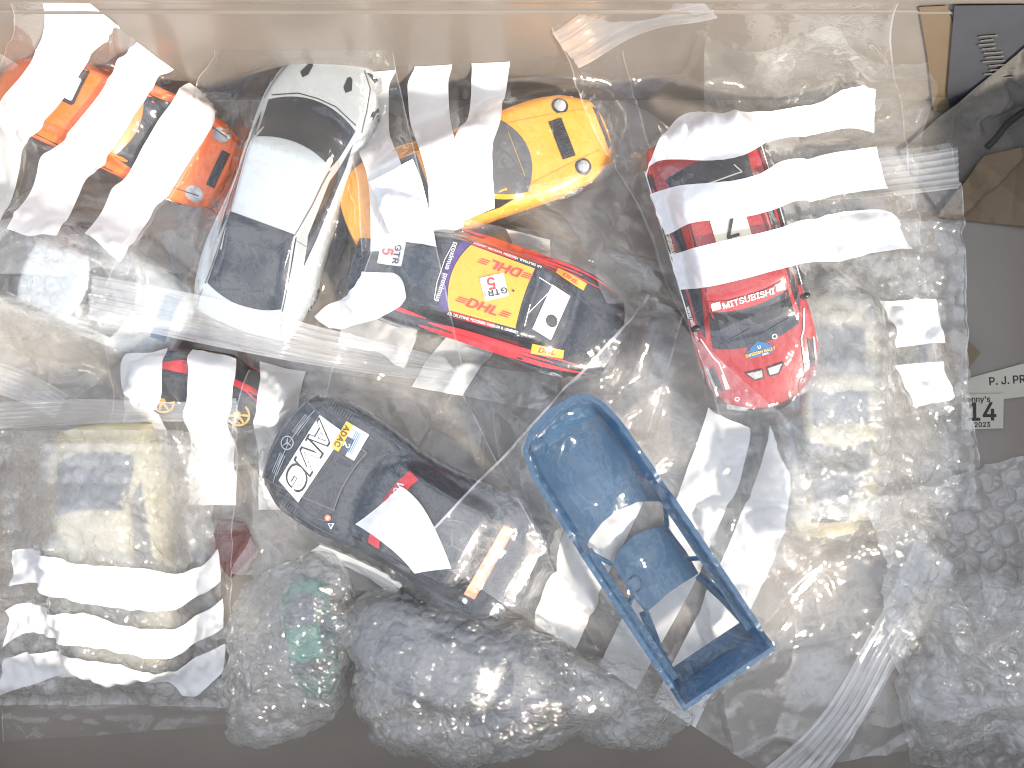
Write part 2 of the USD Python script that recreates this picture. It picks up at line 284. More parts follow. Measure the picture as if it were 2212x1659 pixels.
lip_count = []
def bag(name, label, quad, zref, stripes=(), zips=(), seams=True, mat='film', group=None, cat='plastic bag', parent=None, stripe_name='write_on_panel', film_name='front_film', **kw):
    t = parent or thing(name, label, cat, None, group)
    s = Sheet(quad, zref, flat=stripes, **kw)
    obj(film_name, s.mesh(), M[mat], t, smooth=True)
    for e0, e1 in stripes: obj(stripe_name, s.band(e0, e1), M['stripe'], t, smooth=True)
    for e0, e1, ridges in zips:
        nv = 72; nu = 200; tt = np.linspace(0, 1, nu)
        c0, c1 = (np.stack([PchipInterpolator(np.linspace(0, 1, len(e)), np.array(e, float)[:, k])(tt) for k in (0, 1)], -1) for e in (e0, e1))
        w = np.linspace(0, 1, nv)[:, None]; pp = c0[None] * (1 - w[..., None]) + c1[None] * w[..., None]
        zl = np.full((nv, nu), zref)
        for _ in range(12):                                            # the ribbed lip is stiffer than the film: it spans the hollows
            k = 0.52 * (ZC - zl) / 0.42 / PW; X, Y = (pp[..., 0] - PW / 2) * k, -(pp[..., 1] - PH / 2) * k
            zz = gsample(X, Y); zs = gaussian_filter(maximum_filter(np.stack([s_.max(0) if False else np.percentile(s_, 80, axis=0) for s_ in (zz[:nv // 2], zz[nv // 2:])]), (1, 31), mode='nearest'), (0, 16), mode='nearest')
            zl = zl * .5 + .5 * (zs[0] * (1 - w) + zs[1] * w)
        wob = (meshkit.noise(np.stack([X * 40, Y * 40, X * 0 + len(lip_count)], -1)) - .5) * .0022; lip_count.append(1)
        L = np.stack([X, Y, zl + .0012 + wob], -1)
        fineline = .0006 * (np.abs(np.sin(w * PI * 6)) ** 5)
        big = sum(.0022 * np.exp(-((w - c) / .035) ** 2) for c in ridges) if len(ridges) else 0
        L[..., 2] += (fineline + big) * np.ones((1, nu))
        obj('zip_strip', facing_up(gridmesh(L)), M['lip'], t, smooth=True); stamp(L)
    if seams:
        for u0 in (0, 1):
            vv = np.linspace(0, 1, 160); uu = np.stack([np.full(160, abs(u0 - d)) for d in (0.0, .003, .006)], 0); 
            obj('side_seam', facing_up(gridmesh(s.sample(uu, np.broadcast_to(vv, uu.shape), .00025))), M['seam'], t, smooth=True)
    s.stamp(); s.t = t
    return s

# ---------------------------------------------------------------- model cars
def rotm(yaw, pitch, roll):
    cy, sy, cp, sp, cr, sr = math.cos(yaw), math.sin(yaw), math.cos(pitch), math.sin(pitch), math.cos(roll), math.sin(roll)
    Rz = np.array([[cy, -sy, 0], [sy, cy, 0], [0, 0, 1]]); Ry = np.array([[cp, 0, sp], [0, 1, 0], [-sp, 0, cp]]); Rx = np.array([[1, 0, 0], [0, cr, -sr], [0, sr, cr]])
    return Rz @ Ry @ Rx
class Car:
    """A model car: body lofted from sections, x from the tail (-L/2) to the nose (+L/2), y to its left, z up from the wheels."""
    def __init__(c, name, label, px, img_ang, zc, L, W, body, w, zb, g, wg, wr, zr, z0=.005, crown=.0018, kn=.006, kt=.004, roll=0., pitch=0., yaw_w=None, lift=None, group='model cars in plastic bags', parts=True, wheels=True, wheel_s=(.18, .80), rimmat='rim', wheel_r=.0092, pct=55):
        c.L, c.W = L, W
        PC = lambda l: PchipInterpolator([a for a, _ in l], [b for _, b in l])
        c.fw, c.fzb, c.fg, c.fwg, c.fwr = PC(w), PC(zb), PC(g), PC(wg), PC(wr)
        s = np.concatenate([np.linspace(0, .04, 7)[:-1], np.linspace(.04, .96, 88), np.linspace(.96, 1, 7)[1:]])
        nt = 27; rows = []
        for si in s:
            hw = c.fw(si) * W / 2; b = float(c.fzb(si)); gg = float(c.fg(si)); kg, kr = c.fwg(si) * W / 2, c.fwr(si) * W / 2
            zt = b + crown + gg * (zr - b - crown)
            pts = np.array([(hw * .93, z0), (hw * .99, z0 + .28 * (b - z0)), (hw, z0 + .58 * (b - z0)), (hw * .985, z0 + .82 * (b - z0)), (hw * .93, b - .0008),
                            (hw * .82 * (1 - gg) + kg * gg, b + crown * .5), (hw * .66 * (1 - gg) + (kg * .5 + kr * .5) * gg, b + crown * .75 + gg * (zr - b - crown) * .5),
                            (hw * .48 * (1 - gg) + kr * gg, b + crown * .9 + gg * (zr - b - crown) * .93), (hw * .25 * (1 - gg) + kr * .55 * gg, b + crown + gg * (zr - b - crown) * .985), (0, zt)])
            t = np.linspace(0, 1, len(pts)); q = np.stack([PchipInterpolator(t, pts[:, k])(np.linspace(0, 1, nt)) for k in (0, 1)], 1)
            full = np.vstack([q, (q[:-1] * [-1, 1])[::-1]])
            x = (si - .5) * L - kn * (full[:, 0] / (W / 2)) ** 2 * np.clip((si - .45) / .55, 0, 1) ** 1.5 + kt * (full[:, 0] / (W / 2)) ** 2 * np.clip((.4 - si) / .4, 0, 1)
            rows.append(np.stack([x, full[:, 0], full[:, 1]], 1))
        P = np.array(rows)
        def cap(row, d):                                                # rounded bumper closing the body
            out = []
            for k, (f, dx) in enumerate(((.98, .0006), (.9, .0012), (.7, .0017), (.3, .0018), (0, .001))):
                r = row.copy(); r[:, 2] = z0 + (row[:, 2] - z0) * f; r[:, 0] += d * dx; out.append(r)
            return np.array(out)
        P = np.concatenate([cap(P[0], -1)[::-1], P, cap(P[-1], 1)])
        c.P = P
        top = P[5:-5].reshape(-1, 3)
        top = P.reshape(-1, 3)[P.reshape(-1, 3)[:, 2] > z0 + .004]
        nsec = P.shape[1]; inner = P[4:-4, nt // 3:-(nt // 3)].reshape(-1, 3)
        k = np.unique(np.round(inner[:, :2] * 20000), axis=0, return_index=True)[1]
        c._li = LinearNDInterpolator(inner[k, :2], inner[k, 2]); c._ne = NearestNDInterpolator(inner[k, :2], inner[k, 2])
        yaw = -math.radians(img_ang)
        R = rotm(yaw, pitch, roll)
        p0 = at(px[0], px[1], zc); T = np.eye(4); T[:3, :3] = R
        bodyw = P.reshape(-1, 3) @ R.T
        if lift is None:
            gz = gsample(bodyw[:, 0] + p0[0], bodyw[:, 1] + p0[1]); lift = np.percentile(gz, pct)
        T[:3, 3] = [p0[0], p0[1], lift - min(0, bodyw[:, 2].min()) + .0003]
        c.T = T; c.lift = T[2, 3]
        # centre so that the body's mid height sits over the photo pixel
        mid = (np.array([0, 0, zr * .55]) @ R.T); pz = T[2, 3] + mid[2]; pc = at(px[0], px[1], pz); T[:2, 3] = pc[:2] - mid[:2]
        c.t = thing(name, label, 'model car', T, group)
        m = gridmesh(P)
        if m.face_normals[:, 2].sum() < 0: m = tm(m.vertices, m.faces[:, ::-1])
        c.bodymesh = m
        obj('body', m, M[body], c.t, smooth=40)
        if wheels:
            for sx in wheel_s:
                for sy in (-1, 1):
                    hw = float(c.fw(sx)) * W / 2
                    ty = trimesh.creation.revolve([[.0045, 0], [wheel_r * .8, 0], [wheel_r, .0012], [wheel_r, .0072], [wheel_r * .8, .0084], [.0045, .0084]], sections=36)
                    ty.apply_transform(trimesh.transformations.rotation_matrix(-sy * PI / 2, [1, 0, 0])); ty.apply_translation([(sx - .5) * L, sy * (hw - .0092), wheel_r])
                    w_ = obj('wheel', ty, M['tyre'], c.t, smooth=30)
                    parts_ = [trimesh.creation.annulus(wheel_r * .66, wheel_r * .78, .001)]
                    for a in range(7): b_ = bbox(wheel_r * .36, 0, 0, wheel_r * .7, .0012, .001); b_.apply_transform(trimesh.transformations.rotation_matrix(a * 2 * PI / 7, [0, 0, 1])); parts_.append(b_)
                    parts_.append(trimesh.creation.cylinder(.002, .0016))
                    rm = cat_mesh(parts_); rm.apply_transform(trimesh.transformations.rotation_matrix(-sy * PI / 2, [1, 0, 0])); rm.apply_translation([(sx - .5) * L, sy * (hw - .0010), wheel_r])
                    obj('rim', rm, M[rimmat], w_, smooth=False)
    def H(c, x, y):
        z = c._li(x, y); bad = np.isnan(z)
        if np.any(bad): z = np.where(bad, c._ne(x, y), z)
        return z
    def X(c, s): return (s - .5) * c.L
    def patch(c, name, poly, mat, off=.0003, parent=None, cell=.0025, label=None):
        """A panel, window or print lying on the body: poly in local (x, y) metres."""
        if not isinstance(poly, (Polygon,)) and not hasattr(poly, 'geoms'): poly = Polygon(poly)
        poly = poly.buffer(0); V, F, n = [], [], 0
        x0, y0, x1, y1 = poly.bounds
        for i in range(int((x1 - x0) / cell) + 1):
            col = poly.intersection(sbox(x0 + i * cell, y0 - 1, x0 + (i + 1) * cell, y1 + 1))
            if col.is_empty: continue
            for j in range(int((y1 - y0) / cell) + 1):
                p = col.intersection(sbox(x0 - 1, y0 + j * cell, x1 + 1, y0 + (j + 1) * cell))
                for q in getattr(p, 'geoms', [p]):
                    if q.geom_type != 'Polygon' or q.area < 1e-10: continue
                    try: v, f = trimesh.creation.triangulate_polygon(q, engine='earcut')
                    except Exception: continue
                    V.append(v); F.append(f + n); n += len(v)
        if not V: return None
        V = np.vstack(V); F = np.vstack(F)
        z = c.H(V[:, 0], V[:, 1]) + off
        m = facing_up(tm(np.column_stack([V, z]), F)); m.merge_vertices()
        return obj(name, m, M[mat] if isinstance(mat, str) else mat, parent or c.t, smooth=50, label=label)
    def text(c, text, height, s, y, ang, mat, off=.00055, parent=None, name='lettering', bold=True, stretch=1.0, shear=0.0):
        m = meshkit.text_mesh(text, height, .00004, bold); v = m.vertices.copy(); v[:, :2] -= [m.bounds[:, 0].mean(), m.bounds[:, 1].mean()]
        v[:, 0] = v[:, 0] * stretch + v[:, 1] * shear
        a = math.radians(ang); R = np.array([[math.cos(a), -math.sin(a)], [math.sin(a), math.cos(a)]])
        xy = v[:, :2] @ R.T + [c.X(s), y]
        m2 = tm(np.column_stack([xy, c.H(xy[:, 0], xy[:, 1]) + off + v[:, 2]]), m.faces)
        return obj(name, m2, M[mat], parent or c.t, smooth=False)
    def strip(c, sa, ya, sb, yb, bow_a=0., bow_b=0., n=14):
        """Window outline: edge at sa with half width ya, edge at sb with half width yb; bow in metres at the middle."""
        t = np.linspace(-1, 1, n)
        A = [(c.X(sa) + bow_a * (1 - k * k), k * ya) for k in t]; B = [(c.X(sb) + bow_b * (1 - k * k), k * yb) for k in t[::-1]]
        return Polygon(A + B)
    def rect(c, s, y, lx, ly, ang=0., r=0.):
        p = sbox(-lx / 2 + r, -ly / 2 + r, lx / 2 - r, ly / 2 - r)
        if r: p = p.buffer(r)
        return affinity.translate(affinity.rotate(p, ang, origin=(0, 0)), c.X(s), y)
    def poly(c, pts): return Polygon([(c.X(s), y) for s, y in pts])
    def line(c, pts, mat, w=.00045, off=.0004, name='panel_line'):
        return c.patch(name, LineString([(c.X(s), y) for s, y in pts]).buffer(w / 2, cap_style=2), mat, off)
    def place(c):
        m = c.bodymesh.copy(); m.apply_transform(c.T); m.apply_translation([0, 0, .0022]); stamp_mesh(m)
        return c
    def mirrors(c, s, y, z, mat):
        for k in (-1, 1):
            b = trimesh.creation.icosphere(2, .0020); b.apply_scale([.8, 1.25, .75]); b.apply_translation([c.X(s), k * y, z]); obj('wing_mirror', b, M[mat], c.t, smooth=True)
    def slats(c, s, y, lx, ly, n, ang, mat, off=.0004, name='vent_slat', h=.0005):
        """n thin raised bars side by side along x."""
        a = math.radians(ang)
        for k in range(n):
            d = ((k + .5) / n - .5) * lx; cx, cy = c.X(s) + d * math.cos(a), y + d * math.sin(a)
            b = trimesh.creation.box([lx / n * .5, ly, h]); b.apply_transform(trimesh.transformations.rotation_matrix(a, [0, 0, 1])); b.apply_translation([cx, cy, float(c.H(cx, cy)) + off])
            obj(name, b, M[mat], c.t, smooth=False)

STD = dict(w=[(0, .80), (.06, .92), (.2, 1.0), (.5, .95), (.78, .99), (.93, .90), (1, .70)], zb=[(0, .020), (.1, .024), (.3, .0245), (.6, .0235), (.8, .021), (.93, .0165), (1, .0125)],
           g=[(0, 0), (.10, 0), (.35, 1), (.56, 1), (.74, 0), (1, 0)], wg=[(0, .8), (.35, .80), (.6, .82), (1, .8)], wr=[(0, .6), (.35, .58), (.56, .66), (.75, .72), (1, .7)], zr=.038)
def spec(**k): d = dict(STD); d.update(k); return d

def emblem_diamonds(c, s, y, r, ang, mat, parent=None):
    g = []
    for a in (90, 210, 330):
        d = Polygon([(0, 0), (r * .5, r * .29), (r, 0), (r * .5, -r * .29)]); g.append(affinity.rotate(d, a, origin=(0, 0)))
    return c.patch('emblem', affinity.translate(affinity.rotate(unary_union(g), ang, origin=(0, 0)), c.X(s), y), mat, .0007, parent)
def emblem_star(c, s, y, r, mat, ang=0, w=.0007, off=.0006):
    ring = Point(0, 0).buffer(r).difference(Point(0, 0).buffer(r - w)); g = [ring]
    for a in (90, 210, 330): g.append(affinity.rotate(Polygon([(0, w * .9), (r - w * .5, 0), (0, -w * .9)]), a, origin=(0, 0)))
    return c.patch('emblem', affinity.translate(affinity.rotate(unary_union(g), ang, origin=(0, 0)), c.X(s), y), mat, off)
def ribbons(c, mat, curves, off=.00035):
    for pts in curves:                                                # tapered flame stripes: (s, y, width)
        p = np.array(pts, float); x = (p[:, 0] - .5) * c.L; t = np.linspace(0, 1, 14); tt = np.linspace(0, 1, len(p))
        X, Y, Wd = (PchipInterpolator(tt, a)(t) for a in (x, p[:, 1], p[:, 2]))
        c.patch('flame_stripe', Polygon(list(zip(X, Y + Wd / 2)) + list(zip(X[::-1], (Y - Wd / 2)[::-1]))), mat, off)

# ---------------------------------------------------------------- the storage tub
tub = thing('storage_tub', 'taupe plastic storage tub that holds all the bagged model cars', 'storage tub')
def wallquad(a, b, c, d, th=.0025):
    a, b, c, d = map(np.array, (a, b, c, d)); n = np.cross(b - a, d - a); n = n / np.linalg.norm(n) * th
    g0 = quad_grid([a, b, c, d], 24, 60); g1 = g0 - n
    return cat_mesh([gridmesh(g0), gridmesh(g1)])
fx, y0, y1, tp = FLOOR_X, FLOOR_Y0, FLOOR_Y1, TAPER * RIM
obj('base', bbox(0, (y0 + y1) / 2, -.0015, 2 * fx + .003, y1 - y0 + .003, .003), M['tub'], tub, smooth=False)
C0 = [(-fx, y0, 0), (fx, y0, 0), (fx, y1, 0), (-fx, y1, 0)]; C1 = [(-fx - tp, y0 - tp, RIM), (fx + tp, y0 - tp, RIM), (fx + tp, y1 + tp, RIM), (-fx - tp, y1 + tp, RIM)]
for k in range(4):
    obj('side_wall', wallquad(C0[k], C1[k], C1[(k + 1) % 4], C0[(k + 1) % 4]), M['tub'], tub, smooth=False)
# a step near the top of each wall and the rolled rim
for k in range(4):
    a, b = np.array(C0[k]), np.array(C1[k]); a2, b2 = np.array(C0[(k + 1) % 4]), np.array(C1[(k + 1) % 4])
    p, q = a + (b - a) * .86, a2 + (b2 - a2) * .86
    obj('wall_ridge', tube(np.linspace(p, q, 40), .0012, 8), M['tub'], tub)
    obj('rim', tube(np.linspace(b, b2, 40), .0042, 12), M['tub'], tub)

# ---------------------------------------------------------------- flat things on the tub floor at the right
def slab(px, z, th=.0006):
    p = Polygon([tuple(at(x, y, z)[:2]) for x, y in px]); m = trimesh.creation.extrude_polygon(p, th, engine='earcut'); m.apply_translation([0, 0, z]); return m
def flat(name, label, cat, px, z, mat, th=.0006, lift=0):
    m = slab(px, z, th); stamp_mesh(m); t = obj(name, m, M[mat], None, smooth=False); tag(t, label, cat); return t
def on_wall(px, layer):
    k = 0.52 / 0.42 / PW; out = []
    for x, y in px:
        A = -(y - PH / 2) * k; z = max(.0004, (A * ZC - (FLOOR_Y1 - .0008 * layer)) / (A + TAPER)); out.append(at(x, y, z + .0006 * layer * (z < .001)))
    return np.array(out)
def wall_sheet(name, label, cat, px, layer, mat, parent=None):
    pg = Polygon(px); V, F, q = [], [], 0
    x0, y0_, x1, y1_ = pg.bounds; c = 18
    for i in range(int((x1 - x0) / c) + 1):
        for j in range(int((y1_ - y0_) / c) + 1):
            g = pg.intersection(sbox(x0 + i * c, y0_ + j * c, x0 + (i + 1) * c, y0_ + (j + 1) * c))
            for p_ in getattr(g, 'geoms', [g]):
                if p_.geom_type == 'Polygon' and p_.area > .01: v, f = trimesh.creation.triangulate_polygon(p_, engine='earcut'); V.append(v); F.append(f + q); q += len(v)
    m = facing_up(tm(on_wall(np.vstack(V), layer), np.vstack(F))); m.merge_vertices()
    m = cat_mesh([m, tm(m.vertices - [0, -.0003, .0003], m.faces[:, ::-1])])
    o = obj(name, m, M[mat], parent, smooth=30)
    if parent is None: tag(o, label, cat); stamp_mesh(m)
    return o
wall_sheet('card_strip', 'narrow tan card strip standing at the upper right against the tub wall', 'card', [(1985, 15), (2045, 12), (2062, 60), (2058, 190), (2048, 240), (2016, 240), (2003, 120)], 1, 'card')
lt = wall_sheet('printed_card', 'dark grey printed card beside the tan strip at the upper right', 'card', [(2062, 12), (2260, 10), (2245, 70), (2150, 180), (2056, 245), (2046, 200)], 2, 'gcard')
rr = np.random.default_rng(4)
for k in range(11):
    x, y, w = 2096 + k * 3 + 20 * rr.random(), 78 + k * 9, 25 + 30 * rr.random(); wall_sheet('printed_line', '', '', [(x, y), (x + w, y - 3), (x + w, y), (x, y + 3)], 3, 'cloth', lt)
# crumpled grey fabric
def cloth(name, label, cat, quad, mat, amp, seed):
    s = Sheet(quad, .004, seed=seed, slack=1.06, iters=50, fine=(.0008, .02), fine2=(.0002, .006), noise=.004)
    o = obj(name, s.mesh(), M[mat], None, smooth=True); tag(o, label, cat); s.stamp(); return s
cloth('fabric_fold', 'crumpled grey cloth lying across the right side of the tub', 'cloth', [(2260, 60), (2290, 250), (2040, 480), (1940, 330)], 'cloth', 0, 3)
cloth('fabric_fold', 'tan cloth corner below the grey cloth at the right edge', 'cloth', [(2120, 340), (2300, 300), (2300, 500), (2020, 470)], 'card', 0, 8)
o = obj('cable', tube([at(x, y, .012) for x, y in [(2240, 225), (2205, 245), (2175, 268), (2150, 300), (2132, 318)]], .0018, 10), M['dark'], None); tag(o, 'black cable end curving out of the grey cloth at the right', 'cable')
flat('paper_strip', 'beige paper strip printed P. J. PR by the numbered sticker', 'paper strip', [(2110, 812), (2230, 780), (2260, 775), (2260, 850), (2110, 870), (1990, 880), (1985, 850)], .0010, 'paper', .0004)
ps = stage.GetPrimAtPath('/World/paper_strip')
def ftext(text, h, px, py, z, ang, mat, parent, name='lettering', bold=True):
    m = meshkit.text_mesh(text, h, .00005, bold); m.apply_translation([-m.bounds[:, 0].mean(), -m.bounds[:, 1].mean(), 0]); m.apply_transform(trimesh.transformations.rotation_matrix(math.radians(ang), [0, 0, 1])); m.apply_translation(at(px, py, z)); return obj(name, m, M[mat], parent, smooth=False)
ftext('P. J. PR', .0042, 2176, 821, .0015, 4, 'ink', ps)
flat('number_sticker', 'square paper sticker numbered 14 with 2023 below', 'sticker', [(2076, 852), (2168, 850), (2166, 925), (2076, 928)], .0020, 'paper', .0003)
st = stage.GetPrimAtPath('/World/number_sticker')
ftext("Lenny's", .0030, 2110, 864, .0024, 1, 'ink', st); ftext('14', .0096, 2122, 889, .0024, 1, 'ink', st); ftext('2023', .0026, 2122, 917, .0024, 1, 'ink', st)
flat('brown_box_corner', 'corner of a brown carton under the white striped bag edge at the right', 'carton', [(2000, 742), (2068, 722), (2110, 762), (2020, 880), (1985, 850)], .0030, 'card', .004)
flat('red_card', 'dark red card glimpsed between the bags at the lower left', 'card', [(470, 1120), (530, 1130), (555, 1190), (500, 1250), (460, 1200)], .002, 'bordeaux', .001)

# ---------------------------------------------------------------- bubble wrap
def bubble_sheet(name, label, quad, zref, pitch=.0105, h=.0020, hump=None, seed=0, slack=1.05, group=None, parent=None, mat='bubble', iters=45, crush=.35, tucked=False, cat='bubble wrap'):
    """A film draped over what lies there, with air bubbles in staggered rows, some of them crushed."""
    s = Sheet(quad, zref, seed=seed, slack=slack, iters=iters, up=4, fine=(.0005, .009), fine2=(.0003, .0035), noise=.0025, cell=.0030)
    P, n = s.P, s.n; r = np.random.default_rng(seed + 50)
    # film coordinates: arc length along both directions, so the bubbles follow the folds
    du = np.linalg.norm(np.diff(P, axis=1), axis=2).mean(0); dv = np.linalg.norm(np.diff(P, axis=0), axis=2).mean(1)
    U, V = np.meshgrid(np.concatenate([[0], np.cumsum(du)]), np.concatenate([[0], np.cumsum(dv)]))
    row = np.rint(V / (pitch * .866)); off = (row % 2) * .5
    colm = np.rint(U / pitch - off); cx, cy = (colm + off) * pitch, row * pitch * .866
    best = np.full(U.shape, 9.0); key = np.zeros(U.shape)
    for dr in (-1, 0, 1):
        rw = row + dr; of = (rw % 2) * .5; cl = np.rint(U / pitch - of)
        d = np.hypot(U - (cl + of) * pitch, V - rw * pitch * .866) / (pitch * .47); k = (rw * 7919 + cl * 104729) % 997
        best, key = np.where(d < best, d, best), np.where(d < best, k, key)
    hk = r.uniform(crush, 1.0, 997); hk[r.random(997) < .12] = .08
    hh = hk[key.astype(int)]; dome = np.where(best < 1, np.clip(1 - best ** 6, 0, 1) ** .6, 0) * h * hh
    dome += np.where(best < .8, crumple(U, V, seed + 9, .003) * .0008 * (1.2 - hh), 0)
    film_ = crumple(U * 1.0, V, seed + 11, .0045, 2.6, .7) * .0006
    Q = P + n * (dome + film_)[..., None]
    if parent is not None: o = obj(name, facing_up(gridmesh(Q)), M[mat], parent, smooth=True)
    else: o = obj(name, facing_up(gridmesh(Q)), M[mat], None, smooth=True); tag(o, label, cat, group)
    stamp(Q); s.P = Q
    return s, o
def lump(name, label, px, zb, h, seed, pitch=.0084, bh=.0022, p=2.6, mat='bundle', group=None, cat='bubble wrap', knobs=(), rough=.0030):
    """A closed bundle wrapped in bubble film; px its outline in the photograph."""
    r = np.random.default_rng(seed)
    C = np.array([at(x, y, zb + h * .35)[:2] for x, y in px]); c0 = C.mean(0)
    A = np.arctan2(C[:, 1] - c0[1], C[:, 0] - c0[0]); R = np.hypot(*(C - c0).T); o = np.argsort(A); A, R = A[o], R[o]
    th = np.linspace(-PI, PI, 421)[:-1]; A3 = np.concatenate([A - 2 * PI, A, A + 2 * PI]); R3 = np.tile(R, 3)
    Rt = np.maximum(PchipInterpolator(A3, R3)(th), .004)
    q = np.linspace(0, 1, 150); rad = np.sin(q * PI * .5 * 1.18); rad = np.where(q * 1.18 > 1, 1 - (q * 1.18 - 1) * .55, rad); zz = np.cos(np.clip(q * PI * .5 * 1.18, 0, PI)) 
    zz = np.sign(zz) * np.abs(zz) ** (2 / p)
    X = c0[0] + np.outer(rad, Rt * np.cos(th)); Y = c0[1] + np.outer(rad, Rt * np.sin(th)); Z = zb + h * .42 + np.outer(zz, np.ones(len(th))) * h * .58
    for kx, ky, kr, kh in knobs:
        k = at(kx, ky, zb + h); Z += np.where(zz[:, None] > 0, kh * np.exp(-((X - k[0]) ** 2 + (Y - k[1]) ** 2) / kr ** 2), 0)
    P = np.stack([X, Y, Z], -1); N = np.cross(np.gradient(P, axis=1), np.gradient(P, axis=0)); N /= np.linalg.norm(N, axis=-1, keepdims=True) + 1e-9
    cen = np.array([c0[0], c0[1], zb + h * .3]); N = np.where(((P - cen) * N).sum(-1, keepdims=True) < 0, -N, N); N[0] = [0, 0, 1]
    big = (meshkit.fbm(P * 42, 3, seed) - .5) * .009 + crumple(X + Z, Y + Z * .7, seed, .014, 2, .4) * rough
    P = P + N * big[..., None]
    U, V = P[..., 0] + .8 * P[..., 2], P[..., 1] - .9 * P[..., 2]
    a = .35; U, V = U * math.cos(a) - V * math.sin(a), U * math.sin(a) + V * math.cos(a)
    best = np.full(U.shape, 9.0); key = np.zeros(U.shape); row = np.rint(V / (pitch * .866))
    for dr in (-1, 0, 1):
        rw = row + dr; of = (rw % 2) * .5; cl = np.rint(U / pitch - of)
        d = np.hypot(U - (cl + of) * pitch, V - rw * pitch * .866) / (pitch * .47); k = (rw * 7919 + cl * 104729) % 997
        best, key = np.where(d < best, d, best), np.where(d < best, k, key)
    hk = r.uniform(.25, 1, 997)[key.astype(int)]
    d = np.where(best < 1, np.clip(1 - best ** 6, 0, 1) ** .6, 0) * bh * hk * np.clip(meshkit.fbm(P * 60, 2, seed + 8) * 3.2 - .9, .4, 1) + crumple(U, V, seed + 3, .0042, 2.6, .5) * .0010 + crumple(U, V, seed + 4, .0018, 1.8, 1.2) * .00032
    P0_ = cen + (P - cen) * .93 + N * np.roll(d, 37, 1)[..., None]; P = P + N * d[..., None]
    m = gridmesh(P, True)
    if (m.face_normals[:6000, 2]).sum() < 0: m = tm(m.vertices, m.faces[:, ::-1])
    mi = gridmesh(P0_[:112:2, ::2], True)
    t = thing(name, label, cat, None, group); obj('outer_film', m, M[mat], t, smooth=True); obj('inner_film', mi if mi.face_normals[:2000, 2].sum() > 0 else tm(mi.vertices, mi.faces[:, ::-1]), M[mat], t, smooth=True)
    return t, P

def plain_windows(c, mat='glass', roof=None):
    f = c.patch('windscreen', c.strip(.735, c.W * .385, .575, c.W * .33, .006, .004), mat)
    c.patch('rear_window', c.strip(.33, c.W * .30, .13, c.W * .36, -.002, -.004), mat)
    for k in (-1, 1):
        c.patch('side_window', c.poly([(.30, k * c.W * .33), (.55, k * c.W * .35), (.67, k * c.W * .40), (.62, k * c.W * .425), (.30, k * c.W * .405), (.22, k * c.W * .40)]), mat)

WRAP = 'model cars wrapped in bubble film'
# ---- right, under the red car: bubble-wrapped cream and blue car in a bag
carE = Car('wrapped_car', 'cream and blue model car blurred under bubble film below the red car', (1790, 905), 88, .02, .125, .052, 'creamcar', **spec(), rimmat='rim', group=None, lift=.004)
plain_windows(carE); carE.patch('blue_panel', carE.rect(.86, 0, .020, .020), 'navy'); carE.patch('blue_panel', carE.rect(.45, 0, .016, .028), 'navy'); carE.text('rally', .004, .88, 0, 180, 'white')
carE.place()
bubble_sheet('bubble_wrap', 'inner bubble film hugging the cream and blue car at the right', [(1600, 560), (2010, 560), (2050, 1090), (1630, 1110)], .03, seed=26)
bubble_sheet('bubble_wrap', 'bubble film around the cream and blue car at the right', [(1560, 500), (2070, 480), (2100, 1090), (1600, 1130)], .03, seed=21, mat='bubble')
carK = Car('wrapped_car', 'pale blue and white model car blurred under bubble film at the left edge', (170, 620), 20, .02, .11, .05, 'silver', **spec(), group=None, lift=.002)
plain_windows(carK); carK.patch('blue_stripe', carK.rect(.93, 0, .007, .024), 'bluep'); carK.place()
bubble_sheet('bubble_wrap', 'bubble film bunched under the orange car bag at the left edge', [(-40, 500), (330, 520), (290, 720), (-40, 730)], .03, seed=22)
bag('plastic_bag', 'clear zip bag with pale stripe ends sticking out right of the red car bag', [(1600, 330), (2066, 312), (2096, 1010), (1620, 1085)], .03,
    stripes=[([(1900, 650), (1960, 652), (2012, 655)], [(1935, 752), (1985, 745), (2036, 742)]), ([(1930, 788), (1980, 782), (2032, 778)], [(1985, 880), (2030, 866), (2062, 852)])],
    zips=[([(1640, 372), (1850, 350), (2064, 320)], [(1640, 440), (1850, 430), (2068, 408)], (.92,))], seed=31, mat='film2', rag=.0012)
bag('plastic_bag', 'crumpled clear bag corner behind the red car bag at the top right', [(1480, 160), (2000, 132), (1975, 620), (1520, 640)], .035, seed=32, slack=1.05, mat='film2', rag=.002, seams=False)

# ---- the lower layer: crumpled empty bags between and under the cars
for lab, q, sd_ in (('crumpled clear bag on the tub floor left of the blue shell', [(560, 760), (1200, 800), (1250, 1330), (520, 1230)], 71),
                    ('crumpled clear bag on the tub floor between the racing car and the blue shell', [(1150, 640), (1640, 700), (1720, 1240), (1120, 1180)], 72),
                    ('crumpled clear bag on the tub floor under the silver coupe', [(300, 230), (960, 240), (900, 760), (230, 700)], 73),
                    ('crumpled clear bag on the tub floor under the yellow car', [(880, 240), (1500, 230), (1480, 640), (820, 620)], 74),
                    ('crumpled clear bag on the tub floor beneath the orange car', [(-80, 200), (500, 230), (420, 600), (-80, 560)], 77),
                    ('crumpled clear bag on the tub floor under the lower right zip', [(1560, 1080), (2000, 1060), (1990, 1640), (1560, 1600)], 75),
                    ('crumpled clear bag on the tub floor above the lower left striped bag', [(-60, 660), (560, 700), (540, 1000), (-60, 960)], 76)):
    bag('plastic_bag', lab, q, .012, seed=sd_, mat='under', seams=False, slack=1.08, fine=(.0022, .022), broad=(.008, .040), ridge=.004, rag=.003, noise=.004)

